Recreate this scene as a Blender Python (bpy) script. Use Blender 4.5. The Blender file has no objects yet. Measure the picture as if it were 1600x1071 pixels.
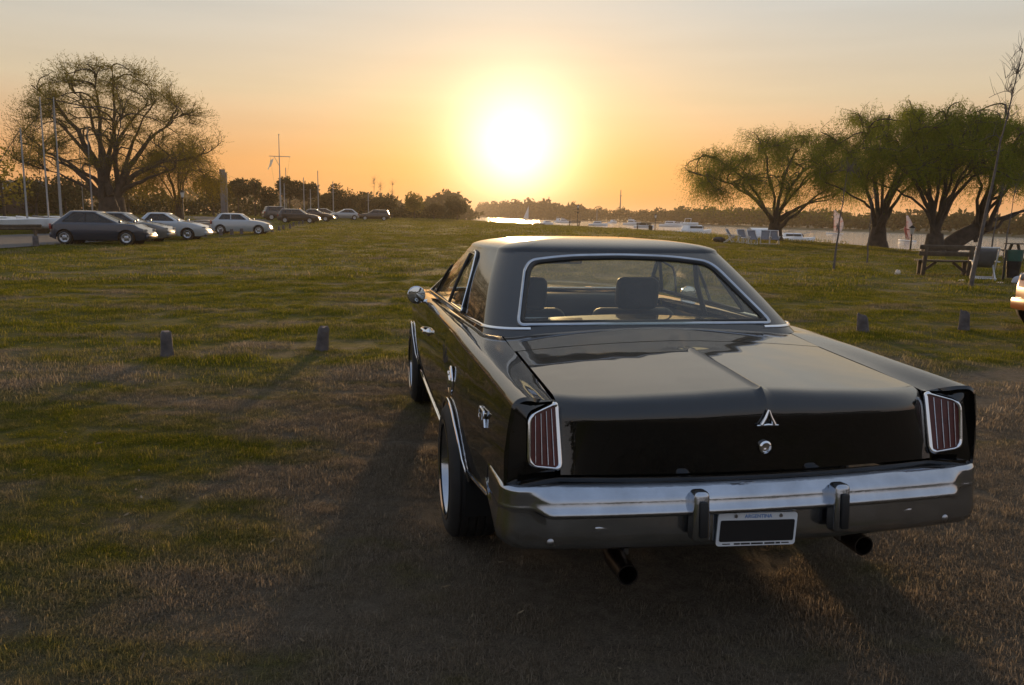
import bpy, bmesh, math, random
import numpy as np
from mathutils import Vector, Matrix

R = math.radians
sc = bpy.context.scene
col = sc.collection

# ------------------------------------------------------------------ camera
PITCH, ROLL, CAM_H, FPX = R(9.065), R(1.01), 1.54, 1240.0
fw = Vector((0, math.cos(PITCH), -math.sin(PITCH)))
up0 = Vector((0, math.sin(PITCH), math.cos(PITCH)))
rt0 = Vector((1, 0, 0))
rt = rt0 * math.cos(ROLL) + up0 * math.sin(ROLL)
up = up0 * math.cos(ROLL) - rt0 * math.sin(ROLL)
cam_d = bpy.data.cameras.new('camera')
cam = bpy.data.objects.new('camera', cam_d)
col.objects.link(cam)
cam_d.sensor_width = 36.0
cam_d.lens = FPX / 1600 * 36
cam_d.clip_start = 0.05
cam_d.clip_end = 20000
M = Matrix((rt, up, -fw)).transposed().to_4x4()
M.translation = Vector((0, 0, CAM_H))
cam.matrix_world = M
sc.camera = cam

# ------------------------------------------------------------------ sky and sun
SUN_EL, SUN_AZ = R(4.65), 0.0          # azimuth measured from +Y (straight ahead)
sun_dir = Vector((math.sin(SUN_AZ) * math.cos(SUN_EL), math.cos(SUN_AZ) * math.cos(SUN_EL), math.sin(SUN_EL)))
world = bpy.data.worlds.new('World')
sc.world = world
world.use_nodes = True
wn, wl = world.node_tree.nodes, world.node_tree.links
wn.clear()
w_out = wn.new('ShaderNodeOutputWorld')
w_bg = wn.new('ShaderNodeBackground')
w_sky = wn.new('ShaderNodeTexSky')
w_sky.sky_type = 'NISHITA'
w_sky.sun_disc = False
w_sky.sun_elevation = SUN_EL
w_sky.sun_rotation = SUN_AZ
w_sky.air_density = 1.2
w_sky.dust_density = 3.0
w_sky.ozone_density = 1.0

def wmath(op, a, b=None, clamp=False):
    n = wn.new('ShaderNodeMath'); n.operation = op; n.use_clamp = clamp
    for i, v in enumerate((a, b)):
        if v is None: continue
        if isinstance(v, (int, float)): n.inputs[i].default_value = v
        else: wl.new(v, n.inputs[i])
    return n.outputs[0]
def wmix(kind, fac, a, b):
    n = wn.new('ShaderNodeMix'); n.data_type = 'RGBA'; n.blend_type = kind
    if isinstance(fac, (int, float)): n.inputs['Factor'].default_value = fac
    else: wl.new(fac, n.inputs['Factor'])
    for s, v in ((n.inputs[6], a), (n.inputs[7], b)):
        if isinstance(v, tuple): s.default_value = v + (1,)
        else: wl.new(v, s)
    return n.outputs[2]
w_tc = wn.new('ShaderNodeTexCoord')
w_dot = wn.new('ShaderNodeVectorMath'); w_dot.operation = 'DOT_PRODUCT'
w_nrm = wn.new('ShaderNodeVectorMath'); w_nrm.operation = 'NORMALIZE'
wl.new(w_tc.outputs['Generated'], w_nrm.inputs[0])
wl.new(w_nrm.outputs[0], w_dot.inputs[0]); w_dot.inputs[1].default_value = sun_dir
w_ang = wmath('ARCCOSINE', wmath('MINIMUM', w_dot.outputs['Value'], 0.99999))      # angle from the sun, rad
w_sep = wn.new('ShaderNodeSeparateXYZ'); wl.new(w_nrm.outputs[0], w_sep.inputs[0])
w_elev = wmath('MAXIMUM', w_sep.outputs['Z'], 0.0)
# hazy evening air: pale veil over the physical sky, orange towards the horizon on the sun's side
w_ramp = wn.new('ShaderNodeValToRGB'); wl.new(w_elev, w_ramp.inputs[0])
els = w_ramp.color_ramp.elements
els[0].position = 0.0; els[0].color = (0.88, 0.36, 0.11, 1)
els[1].position = 1.0; els[1].color = (0.40, 0.50, 0.68, 1)
for p_, c_ in ((0.06, (0.90, 0.44, 0.17)), (0.14, (0.80, 0.66, 0.46)), (0.24, (0.68, 0.695, 0.665)), (0.36, (0.84, 0.81, 0.74)), (0.6, (0.78, 0.78, 0.77))):
    e_ = els.new(p_); e_.color = c_ + (1,)
w_ramp2 = wn.new('ShaderNodeValToRGB'); wl.new(w_elev, w_ramp2.inputs[0])
els = w_ramp2.color_ramp.elements
els[0].position = 0.0; els[0].color = (0.50, 0.47, 0.48, 1)
els[1].position = 1.0; els[1].color = (0.40, 0.50, 0.68, 1)
for p_, c_ in ((0.12, (0.66, 0.62, 0.64)), (0.3, (0.54, 0.60, 0.72)), (0.6, (0.44, 0.53, 0.71))):
    e_ = els.new(p_); e_.color = c_ + (1,)
w_side = wn.new('ShaderNodeMapRange'); w_side.interpolation_type = 'SMOOTHSTEP'
wl.new(w_ang, w_side.inputs[0]); w_side.inputs[1].default_value = 0.45; w_side.inputs[2].default_value = 2.3
w_veil = wmix('MIX', w_side.outputs[0], w_ramp.outputs[0], w_ramp2.outputs[0])
# faint level streaks of thin cloud all round the sky
w_map = wn.new('ShaderNodeMapping'); w_map.inputs['Scale'].default_value = (2.2, 2.2, 26.0); wl.new(w_nrm.outputs[0], w_map.inputs[0])
w_noi = wn.new('ShaderNodeTexNoise'); w_noi.inputs['Scale'].default_value = 1.6; w_noi.inputs['Detail'].default_value = 5; wl.new(w_map.outputs[0], w_noi.inputs['Vector'])
w_str = wn.new('ShaderNodeMapRange'); wl.new(w_noi.outputs['Fac'], w_str.inputs[0]); w_str.inputs[1].default_value = 0.3; w_str.inputs[2].default_value = 0.7; w_str.inputs[3].default_value = 0.965; w_str.inputs[4].default_value = 1.035
w_vs = wn.new('ShaderNodeVectorMath'); w_vs.operation = 'SCALE'; wl.new(w_veil, w_vs.inputs[0]); wl.new(w_str.outputs[0], w_vs.inputs['Scale']); w_veil = w_vs.outputs[0]
# aureole of the low sun in the haze
g1 = wmath('MULTIPLY', wmath('EXPONENT', wmath('MULTIPLY', wmath('POWER', wmath('DIVIDE', w_ang, 0.060), 1.7), -1.0)), 2.0)
g2 = wmath('MULTIPLY', wmath('EXPONENT', wmath('DIVIDE', w_ang, -0.11)), 0.22)
w_add1 = wmix('MULTIPLY', 1.0, (1.0, 0.86, 0.42), (1, 1, 1))
def wscale(c, f):
    n = wn.new('ShaderNodeVectorMath'); n.operation = 'SCALE'
    n.inputs[0].default_value = c; wl.new(f, n.inputs['Scale']); return n.outputs[0]
w_glow = wmix('ADD', 1.0, wscale((1.0, 0.95, 0.74), g1), wscale((1.0, 0.62, 0.16), g2))
SKY_STRENGTH = 0.10
w_sum = wmix('MIX', 0.88, w_sky.outputs[0], wmix('MULTIPLY', 1.0, wmix('ADD', 1.0, w_veil, w_glow), (8.4, 8.4, 8.4)))
wl.new(w_sum, w_bg.inputs['Color'])
w_bg.inputs['Strength'].default_value = SKY_STRENGTH
wl.new(w_bg.outputs[0], w_out.inputs['Surface'])

sun_d = bpy.data.lights.new('sun', 'SUN')
sun_d.energy = 4.0
sun_d.angle = R(2.4)
sun_d.color = (1.0, 0.62, 0.30)
sun = bpy.data.objects.new('sun', sun_d)
col.objects.link(sun)
sun.rotation_euler = sun_dir.to_track_quat('Z', 'Y').to_euler()
sun.location = sun_dir * 300

vs = sc.view_settings
vs.view_transform = 'Standard'
vs.look = 'None'
vs.exposure = 0.08
vs.gamma = 1.0
vs.use_curve_mapping = False
sc.cycles.use_denoising = True
sc.cycles.max_bounces = 6
sc.cycles.diffuse_bounces = 3
sc.cycles.glossy_bounces = 4
sc.cycles.transmission_bounces = 4
sc.cycles.transparent_max_bounces = 16
sc.cycles.volume_bounces = 0
sc.cycles.sample_clamp_indirect = 6.0

# ------------------------------------------------------------------ helpers
def tag(o, label=None, cat=None, group=None, kind=None):
    if label: o['label'] = label
    if cat: o['category'] = cat
    if group: o['group'] = group
    if kind: o['kind'] = kind
    return o
def empty(name, loc=(0, 0, 0), rz=0.0):
    o = bpy.data.objects.new(name, None)
    col.objects.link(o); o.location = loc; o.rotation_euler = (0, 0, rz)
    o.empty_display_size = 0.2
    return o
def link_mesh(name, me, mat, parent=None, smooth=40):
    if mat is not None and len(me.materials) == 0: me.materials.append(mat)
    if smooth is not None:
        me.shade_smooth()
        if smooth < 180: me.set_sharp_from_angle(angle=R(smooth))
    o = bpy.data.objects.new(name, me)
    col.objects.link(o)
    if parent is not None: o.parent = parent
    return o
def np_mesh(name, verts, faces, mat, parent=None, smooth=None):
    """fast mesh: verts (N,3), faces (M,k) with one k"""
    verts = np.asarray(verts, np.float32); faces = np.asarray(faces, np.int32)
    me = bpy.data.meshes.new(name)
    k = faces.shape[1]; m = len(faces)
    me.vertices.add(len(verts)); me.vertices.foreach_set('co', verts.ravel())
    me.loops.add(m * k); me.loops.foreach_set('vertex_index', faces.ravel())
    me.polygons.add(m); me.polygons.foreach_set('loop_start', np.arange(0, m * k, k, dtype=np.int32))
    me.update(calc_edges=True); me.validate()
    return link_mesh(name, me, mat, parent, smooth)
class MB:
    def __init__(s): s.v = []; s.f = []
    def add(s, vs_, fs_):
        o = len(s.v); s.v += [tuple(map(float, p)) for p in vs_]; s.f += [tuple(o + i for i in f) for f in fs_]; return s
    def box(s, c, size, rot=None, bevel=0.0, seg=2, taper=1.0):
        bm = bmesh.new(); bmesh.ops.create_cube(bm, size=1.0)
        for v in bm.verts:
            t = taper if v.co.z > 0 else 1.0
            v.co = Vector((v.co.x * size[0] * t, v.co.y * size[1] * t, v.co.z * size[2]))
        if bevel > 0: bmesh.ops.bevel(bm, geom=list(bm.edges), offset=bevel, segments=seg, profile=0.5, affect='EDGES')
        mt = Matrix.Translation(Vector(c)) @ (rot.to_4x4() if rot is not None else Matrix.Identity(4))
        bm.verts.ensure_lookup_table(); bm.verts.index_update()
        s.add([mt @ v.co for v in bm.verts], [[v.index for v in f.verts] for f in bm.faces]); bm.free(); return s
    def tube(s, path, rad, n=8, caps=True, flat=None, closed=False):
        path = [Vector(p) for p in path]; m = len(path)
        rads = [rad] * m if isinstance(rad, (int, float)) else list(rad)
        ref = None; rings = []
        for i, p in enumerate(path):
            a = path[(i - 1) % m] if closed or i > 0 else p; b = path[(i + 1) % m] if closed or i < m - 1 else p
            t = (b - a).normalized() if (b - a).length > 1e-9 else Vector((0, 0, 1))
            if ref is None:
                ref = t.orthogonal().normalized() if flat is None else (Vector(flat) - t * Vector(flat).dot(t)).normalized()
            else:
                ref = (ref - t * ref.dot(t));
                ref = ref.normalized() if ref.length > 1e-6 else t.orthogonal().normalized()
            bi = t.cross(ref)
            rings.append([p + (ref * math.cos(2 * math.pi * k / n) + bi * math.sin(2 * math.pi * k / n)) * rads[i] for k in range(n)])
        vs_ = [q for r_ in rings for q in r_]; fs_ = []
        for i in range(m if closed else m - 1):
            j = (i + 1) % m
            for k in range(n):
                fs_.append((i * n + k, i * n + (k + 1) % n, j * n + (k + 1) % n, j * n + k))
        if caps and not closed:
            fs_.append(tuple(range(n))[::-1]); fs_.append(tuple((m - 1) * n + k for k in range(n)))
        return s.add(vs_, fs_)
    def lathe(s, prof, n=32, axis='x', c=(0, 0, 0), closed=False):
        """prof: list of (axial, radius)"""
        vs_ = []
        for a, r_ in prof:
            for k in range(n):
                t = 2 * math.pi * k / n; p, q = r_ * math.cos(t), r_ * math.sin(t)
                vs_.append({'x': (c[0] + a, c[1] + p, c[2] + q), 'y': (c[0] + p, c[1] + a, c[2] + q), 'z': (c[0] + p, c[1] + q, c[2] + a)}[axis])
        m = len(prof); fs_ = []
        for i in range(m if closed else m - 1):
            j = (i + 1) % m
            for k in range(n): fs_.append((i * n + k, i * n + (k + 1) % n, j * n + (k + 1) % n, j * n + k))
        return s.add(vs_, fs_)
    def grid(s, P, flip=False):
        P = np.asarray(P, float); a, b = P.shape[:2]
        fs_ = []
        for i in range(a - 1):
            for j in range(b - 1):
                q = (i * b + j, (i + 1) * b + j, (i + 1) * b + j + 1, i * b + j + 1)
                fs_.append(q[::-1] if flip else q)
        return s.add(P.reshape(-1, 3), fs_)
    def prism(s, poly, d):
        """extrude a planar polygon (3d points) by vector d"""
        n = len(poly); d = Vector(d); a = [Vector(p) for p in poly]
        return s.add(a + [p + d for p in a], [tuple(range(n))[::-1], tuple(range(n, 2 * n))] + [(i, (i + 1) % n, n + (i + 1) % n, n + i) for i in range(n)])
    def ball(s, c, r_, n=10, m=7, noise=0.0, rng=None):
        vs_ = []; fs_ = []
        rr = r_ if hasattr(r_, '__len__') else (r_, r_, r_)
        for i in range(m + 1):
            t = math.pi * i / m
            for k in range(n):
                p = 2 * math.pi * k / n; g = 1 + (rng.uniform(-noise, noise) if rng else 0)
                vs_.append((c[0] + rr[0] * g * math.sin(t) * math.cos(p), c[1] + rr[1] * g * math.sin(t) * math.sin(p), c[2] + rr[2] * g * math.cos(t)))
        for i in range(m):
            for k in range(n): fs_.append((i * n + k, (i + 1) * n + k, (i + 1) * n + (k + 1) % n, i * n + (k + 1) % n))
        return s.add(vs_, fs_)
    def build(s, name, mat, parent=None, smooth=40, fix=True):
        me = bpy.data.meshes.new(name); me.from_pydata(s.v, [], s.f)
        if fix:
            bm = bmesh.new(); bm.from_mesh(me)
            bmesh.ops.remove_doubles(bm, verts=bm.verts, dist=1e-5)
            bmesh.ops.recalc_face_normals(bm, faces=bm.faces); bm.to_mesh(me); bm.free()
        me.update()
        return link_mesh(name, me, mat, parent, smooth)
def rotz(a): return Matrix.Rotation(a, 3, 'Z')
def rotx(a): return Matrix.Rotation(a, 3, 'X')
def roty(a): return Matrix.Rotation(a, 3, 'Y')
def spl(x, xs, ys):
    """smooth monotone-ish cubic interpolation"""
    xs = np.asarray(xs, float); ys = np.asarray(ys, float); x = np.clip(np.asarray(x, float), xs[0], xs[-1])
    d = np.diff(ys) / np.diff(xs); m = np.empty_like(ys); m[0] = d[0]; m[-1] = d[-1]
    for i in range(1, len(ys) - 1):
        m[i] = 0 if d[i - 1] * d[i] <= 0 else 2 * d[i - 1] * d[i] / (d[i - 1] + d[i])
    i = np.clip(np.searchsorted(xs, x) - 1, 0, len(xs) - 2); h = xs[i + 1] - xs[i]; t = (x - xs[i]) / h
    return (2*t**3-3*t**2+1)*ys[i] + (t**3-2*t**2+t)*h*m[i] + (-2*t**3+3*t**2)*ys[i+1] + (t**3-t**2)*h*m[i+1]
def sstep(a, b, x):
    t = np.clip((np.asarray(x, float) - a) / (b - a), 0, 1); return t * t * (3 - 2 * t)
def round_poly(pts, r_, n=5):
    """round the corners of a closed 2d polygon"""
    out = []; m = len(pts)
    for i in range(m):
        p0, p, p1 = (np.array(pts[(i + d) % m], float) for d in (-1, 0, 1))
        a = (p0 - p) / np.linalg.norm(p0 - p); b = (p1 - p) / np.linalg.norm(p1 - p)
        rr = min(r_ if not hasattr(r_, '__len__') else r_[i], 0.45 * np.linalg.norm(p0 - p), 0.45 * np.linalg.norm(p1 - p))
        for k in range(n + 1):
            t = k / n; q = (p + a * rr) * (1 - t) ** 2 + p * 2 * t * (1 - t) + (p + b * rr) * t * t
            out.append(tuple(q))
    return out
def in_poly(x, y, poly):
    x = np.asarray(x); y = np.asarray(y); r_ = np.zeros(x.shape, bool); m = len(poly)
    for i in range(m):
        (x0, y0), (x1, y1) = poly[i], poly[(i + 1) % m]
        c = ((y0 > y) != (y1 > y)) & (x < (x1 - x0) * (y - y0) / ((y1 - y0) if y1 != y0 else 1e-12) + x0); r_ ^= c
    return r_
def text_mesh(name, body, size, mat, parent, matrix, depth=0.002, bevel=0.0, shear=0.0, align='CENTER'):
    cu = bpy.data.curves.new(name, 'FONT'); cu.body = body; cu.size = size; cu.extrude = depth; cu.bevel_depth = bevel
    cu.shear = shear; cu.align_x = align; cu.align_y = 'CENTER'; cu.resolution_u = 3
    tmp = bpy.data.objects.new(name + '_curve', cu); col.objects.link(tmp)
    dg = bpy.context.evaluated_depsgraph_get()
    me = bpy.data.meshes.new_from_object(tmp.evaluated_get(dg)); bpy.data.objects.remove(tmp); bpy.data.curves.remove(cu)
    me.materials.clear(); me.transform(matrix)
    return link_mesh(name, me, mat, parent, 30)

# ------------------------------------------------------------------ materials
def new_mat(name):
    m = bpy.data.materials.new(name); m.use_nodes = True
    nt = m.node_tree; b = nt.nodes['Principled BSDF']
    return m, nt, b
def nd(nt, t, **kw):
    n = nt.nodes.new(t)
    for k, v in kw.items(): setattr(n, k, v)
    return n
def noise(nt, scale, detail=4, rough=0.55, coord='obj', vscale=None):
    n = nd(nt, 'ShaderNodeTexNoise'); n.inputs['Scale'].default_value = scale; n.inputs['Detail'].default_value = detail
    n.inputs['Roughness'].default_value = rough
    if coord == 'obj':
        src = nd(nt, 'ShaderNodeTexCoord').outputs['Object']
    else:
        src = nd(nt, 'ShaderNodeNewGeometry').outputs['Position']
    if vscale:
        mp = nd(nt, 'ShaderNodeMapping'); mp.inputs['Scale'].default_value = vscale; nt.links.new(src, mp.inputs[0]); src = mp.outputs[0]
    nt.links.new(src, n.inputs['Vector']); return n.outputs['Fac']
def ramp(nt, fac, stops):
    r_ = nd(nt, 'ShaderNodeValToRGB'); nt.links.new(fac, r_.inputs[0]); e = r_.color_ramp.elements
    e[0].position, e[0].color = stops[0][0], tuple(stops[0][1]) + (1,)
    e[1].position, e[1].color = stops[-1][0], tuple(stops[-1][1]) + (1,)
    for p, c in stops[1:-1]:
        x = e.new(p); x.color = tuple(c) + (1,)
    return r_.outputs[0]
def bump(nt, b, h, dist, strength=1.0):
    n = nd(nt, 'ShaderNodeBump'); n.inputs['Distance'].default_value = dist; n.inputs['Strength'].default_value = strength
    nt.links.new(h, n.inputs['Height']); nt.links.new(n.outputs[0], b.inputs['Normal'])
def simple(name, c, rough=0.5, metal=0.0, var=0.15, scale=6.0, coat=0.0, rvar=0.0, bmp=None):
    m, nt, b = new_mat(name)
    f = noise(nt, scale)
    c = np.array(c)
    nt.links.new(ramp(nt, f, [(0.3, c * (1 - var)), (0.7, np.minimum(c * (1 + var), 1))]), b.inputs['Base Color'])
    b.inputs['Metallic'].default_value = metal; b.inputs['Roughness'].default_value = rough
    if rvar > 0:
        r_ = nd(nt, 'ShaderNodeMapRange'); nt.links.new(noise(nt, scale * 0.7), r_.inputs[0])
        r_.inputs[1].default_value = 0.3; r_.inputs[2].default_value = 0.7; r_.inputs[3].default_value = max(0.02, rough - rvar); r_.inputs[4].default_value = rough + rvar
        nt.links.new(r_.outputs[0], b.inputs['Roughness'])
    if coat: b.inputs['Coat Weight'].default_value = coat; b.inputs['Coat Roughness'].default_value = 0.04
    if bmp: bump(nt, b, noise(nt, bmp[0]), bmp[1])
    return m
def paint(name, c, rough=0.25, flake=0.0, dust=0.05, gloss=(0.03, 0.11), spec=0.5, ripple=0.0):
    """car paint with a clear coat and a thin uneven film of dust"""
    m, nt, b = new_mat(name)
    f = noise(nt, 1.7, 6, 0.7); f2 = noise(nt, 23.0, 3)
    mx = nd(nt, 'ShaderNodeMath', operation='MULTIPLY'); nt.links.new(f, mx.inputs[0]); nt.links.new(f2, mx.inputs[1])
    c = np.array(c); d = c * (1 - dust) + np.array((0.25, 0.21, 0.16)) * dust
    nt.links.new(ramp(nt, mx.outputs[0], [(0.15, c), (0.42, d)]), b.inputs['Base Color'])
    b.inputs['Roughness'].default_value = rough; b.inputs['Metallic'].default_value = flake
    b.inputs['Coat Weight'].default_value = 1.0; b.inputs['Specular IOR Level'].default_value = spec; b.inputs['Coat IOR'].default_value = 1.5 if spec > .2 else 1.66
    if ripple: n_ = nd(nt, 'ShaderNodeBump'); n_.inputs['Distance'].default_value = ripple; nt.links.new(noise(nt, 2.6, 2, 0.4), n_.inputs['Height']); nt.links.new(n_.outputs[0], b.inputs['Coat Normal'])
    r_ = nd(nt, 'ShaderNodeMapRange'); nt.links.new(f, r_.inputs[0]); r_.inputs[1].default_value = 0.3; r_.inputs[2].default_value = 0.75
    r_.inputs[3].default_value = gloss[0]; r_.inputs[4].default_value = gloss[1]; nt.links.new(r_.outputs[0], b.inputs['Coat Roughness'])
    return m
def glass(name, tint=(0.55, 0.6, 0.55), dust=0.05, refl=1.0, veil=False):
    m, nt, b = new_mat(name); nt.nodes.remove(b)
    out = nt.nodes['Material Output']
    tr = nd(nt, 'ShaderNodeBsdfTransparent'); tr.inputs[0].default_value = tint + (1,)
    gl = nd(nt, 'ShaderNodeBsdfGlossy'); gl.inputs['Roughness'].default_value = 0.02; gl.inputs[0].default_value = (refl, refl, refl, 1)
    fr = nd(nt, 'ShaderNodeFresnel')
    bf_ = nd(nt, 'ShaderNodeMapRange'); nt.links.new(nd(nt, 'ShaderNodeNewGeometry').outputs['Backfacing'], bf_.inputs[0]); bf_.inputs[3].default_value = 1.5; bf_.inputs[4].default_value = 1 / 1.5
    nt.links.new(bf_.outputs[0], fr.inputs[0])          # a thin pane reflects the same from both sides
    m1 = nd(nt, 'ShaderNodeMixShader'); nt.links.new(fr.outputs[0], m1.inputs[0]); nt.links.new(tr.outputs[0], m1.inputs[1]); nt.links.new(gl.outputs[0], m1.inputs[2])
    df = nd(nt, 'ShaderNodeBsdfTranslucent' if veil else 'ShaderNodeBsdfDiffuse'); df.inputs[0].default_value = (0.40, 0.37, 0.30, 1)
    m2 = nd(nt, 'ShaderNodeMixShader')
    r_ = nd(nt, 'ShaderNodeMapRange'); nt.links.new(noise(nt, 9.0, 5, 0.7), r_.inputs[0]); r_.inputs[1].default_value = 0.3; r_.inputs[2].default_value = 0.7
    r_.inputs[3].default_value = dust * 0.5; r_.inputs[4].default_value = dust * 1.5; nt.links.new(r_.outputs[0], m2.inputs[0])
    nt.links.new(m1.outputs[0], m2.inputs[1]); nt.links.new(df.outputs[0], m2.inputs[2]); nt.links.new(m2.outputs[0], out.inputs[0])
    return m
def leaf_mat(name, stops, trans=0.5, scale=0.6, rough=0.55):
    m, nt, b = new_mat(name); nt.nodes.remove(b); out = nt.nodes['Material Output']
    oi = nd(nt, 'ShaderNodeNewGeometry'); mixf = nd(nt, 'ShaderNodeMath', operation='MULTIPLY_ADD')
    nt.links.new(oi.outputs['Random Per Island'], mixf.inputs[0]); mixf.inputs[1].default_value = 0.4
    sub = nd(nt, 'ShaderNodeMath', operation='MULTIPLY'); nt.links.new(noise(nt, scale, 3), sub.inputs[0]); sub.inputs[1].default_value = 0.6
    nt.links.new(sub.outputs[0], mixf.inputs[2])
    c = ramp(nt, mixf.outputs[0], stops)
    df = nd(nt, 'ShaderNodeBsdfDiffuse'); tl = nd(nt, 'ShaderNodeBsdfTranslucent')
    nt.links.new(c, df.inputs[0]); nt.links.new(c, tl.inputs[0])
    mx = nd(nt, 'ShaderNodeMixShader'); mx.inputs[0].default_value = trans
    nt.links.new(df.outputs[0], mx.inputs[1]); nt.links.new(tl.outputs[0], mx.inputs[2]); nt.links.new(mx.outputs[0], out.inputs[0])
    return m
# ------------------------------------------------------------------ terrain, water, road, air
SHORE = [(70, -220), (36, 5), (27.5, 28), (24.2, 37), (22.9, 46), (22.8, 64), (21, 88), (17.2, 109), (10.3, 134), (3.2, 153), (-0.8, 172),
         (-15, 195), (-27, 300), (-34, 480), (-75, 1250), (-110, 1700), (-1700, 1700), (-1700, -220)]
FAR = [(160, 20), (104, 105), (89, 140), (87, 178), (75, 212), (67, 282), (60, 416), (39, 508), (9, 709), (-59, 1173), (-95, 1690), (1700, 1690), (1700, 20)]
WATER_Z = -0.72
def seg_dist(x, y, poly):
    d = np.full(x.shape, 1e9); m = len(poly)
    for i in range(m):
        (x0, y0), (x1, y1) = poly[i], poly[(i + 1) % m]
        dx, dy = x1 - x0, y1 - y0; t = np.clip(((x - x0) * dx + (y - y0) * dy) / (dx * dx + dy * dy), 0, 1)
        d = np.minimum(d, np.hypot(x - x0 - t * dx, y - y0 - t * dy))
    return np.where(in_poly(x, y, poly), d, -d)
def wob(x, y):
    return 0.5 * (np.sin(x * .71 + 1.3) * np.cos(y * .53 + .4) + .6 * np.sin(x * 1.9 - y * 1.3) + .4 * np.sin(x * .23 + y * .31 + 2.))
def ground_z(x, y):
    x = np.asarray(x, float); y = np.asarray(y, float)
    sd = seg_dist(x, y, SHORE) + 0.35 * wob(x * 1.7, y * 1.7)
    flat = 1 - 0.85 * np.exp(-((x / 4) ** 2 + ((y - 5) / 5) ** 2))
    h = 0.65 * sstep(58, 112, y) * sstep(4, -26, x) + 0.028 * wob(x, y) * flat + 0.012 * wob(x * 3.1, y * 2.7) * flat
    return np.where(sd > 0, h * sstep(0, 3, sd), 0) - 1.5 * (1 - sstep(-1.6, 0.5, sd))
def axis(parts):
    out = []
    for a, b, s in parts: out += list(np.arange(a, b, s))
    return np.array(out + [parts[-1][1]])
def dry_mask(nt):
    """0 = green turf, 1 = dry worn turf; fixed to the place"""
    pos = nd(nt, 'ShaderNodeNewGeometry').outputs['Position']
    sep = nd(nt, 'ShaderNodeSeparateXYZ'); nt.links.new(pos, sep.inputs[0])
    near = nd(nt, 'ShaderNodeMapRange'); near.interpolation_type = 'SMOOTHSTEP'
    nt.links.new(sep.outputs['Y'], near.inputs[0]); near.inputs[1].default_value = 6.0; near.inputs[2].default_value = 10.5
    near.inputs[3].default_value = 0.16; near.inputs[4].default_value = -0.055
    left = nd(nt, 'ShaderNodeMapRange'); left.interpolation_type = 'SMOOTHSTEP'
    nt.links.new(sep.outputs['X'], left.inputs[0]); left.inputs[1].default_value = -2.6; left.inputs[2].default_value = -0.3
    left.inputs[3].default_value = -0.20; left.inputs[4].default_value = 0.03
    far = nd(nt, 'ShaderNodeMapRange'); nt.links.new(sep.outputs['Y'], far.inputs[0]); far.inputs[1].default_value = 4.0; far.inputs[2].default_value = 9.0; far.inputs[3].default_value = 1.0; far.inputs[4].default_value = 0.0
    lf = nd(nt, 'ShaderNodeMath', operation='MULTIPLY'); nt.links.new(left.outputs[0], lf.inputs[0]); nt.links.new(far.outputs[0], lf.inputs[1])
    n1 = noise(nt, 0.9, 6, 0.66, 'pos', (0.55, 1.0, 1.0))
    a = nd(nt, 'ShaderNodeMath', operation='ADD'); nt.links.new(n1, a.inputs[0]); nt.links.new(near.outputs[0], a.inputs[1])
    a2 = nd(nt, 'ShaderNodeMath', operation='ADD'); nt.links.new(a.outputs[0], a2.inputs[0]); nt.links.new(lf.outputs[0], a2.inputs[1])
    r_ = nd(nt, 'ShaderNodeMapRange'); r_.interpolation_type = 'SMOOTHSTEP'
    nt.links.new(a2.outputs[0], r_.inputs[0]); r_.inputs[1].default_value = 0.42; r_.inputs[2].default_value = 0.66
    return r_.outputs[0]
def mixc(nt, f, a, b):
    n = nd(nt, 'ShaderNodeMix', data_type='RGBA')
    nt.links.new(f, n.inputs['Factor'])
    for s, v in ((n.inputs[6], a), (n.inputs[7], b)):
        if isinstance(v, tuple): s.default_value = v + (1,)
        else: nt.links.new(v, s)
    return n.outputs[2]
m_lawn, nt, b = new_mat('lawn_ground')
f1a = noise(nt, 14.0, 6, 0.7, 'pos'); f1b = noise(nt, 120.0, 5, 0.75, 'pos'); f1m = nd(nt, 'ShaderNodeMath', operation='MULTIPLY_ADD'); nt.links.new(f1b, f1m.inputs[0]); f1m.inputs[1].default_value = 1.1; f1n = nd(nt, 'ShaderNodeMath', operation='MULTIPLY_ADD'); nt.links.new(f1a, f1n.inputs[0]); f1n.inputs[1].default_value = 0.6; f1n.inputs[2].default_value = -0.35; nt.links.new(f1n.outputs[0], f1m.inputs[2]); f1 = f1m.outputs[0]; f2 = noise(nt, 2.2, 5, 0.6, 'pos', (0.35, 1.6, 1))
green = ramp(nt, f1, [(0.3, (0.040, 0.046, 0.006)), (0.5, (0.085, 0.092, 0.012)), (0.72, (0.15, 0.135, 0.022))])
dry = ramp(nt, f1, [(0.3, (0.085, 0.068, 0.050)), (0.5, (0.16, 0.13, 0.095)), (0.75, (0.26, 0.215, 0.155))])
tan = ramp(nt, f1, [(0.3, (0.10, 0.075, 0.020)), (0.7, (0.19, 0.145, 0.040))])
rr = nd(nt, 'ShaderNodeMapRange'); nt.links.new(f2, rr.inputs[0]); rr.inputs[1].default_value = 0.45; rr.inputs[2].default_value = 0.68; rr.inputs[4].default_value = 0.65
nt.links.new(mixc(nt, dry_mask(nt), mixc(nt, rr.outputs[0], green, tan), dry), b.inputs['Base Color'])
b.inputs['Roughness'].default_value = 0.95; b.inputs['Specular IOR Level'].default_value = 0.1
bump(nt, b, f1, 0.03, 1.0)

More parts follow.
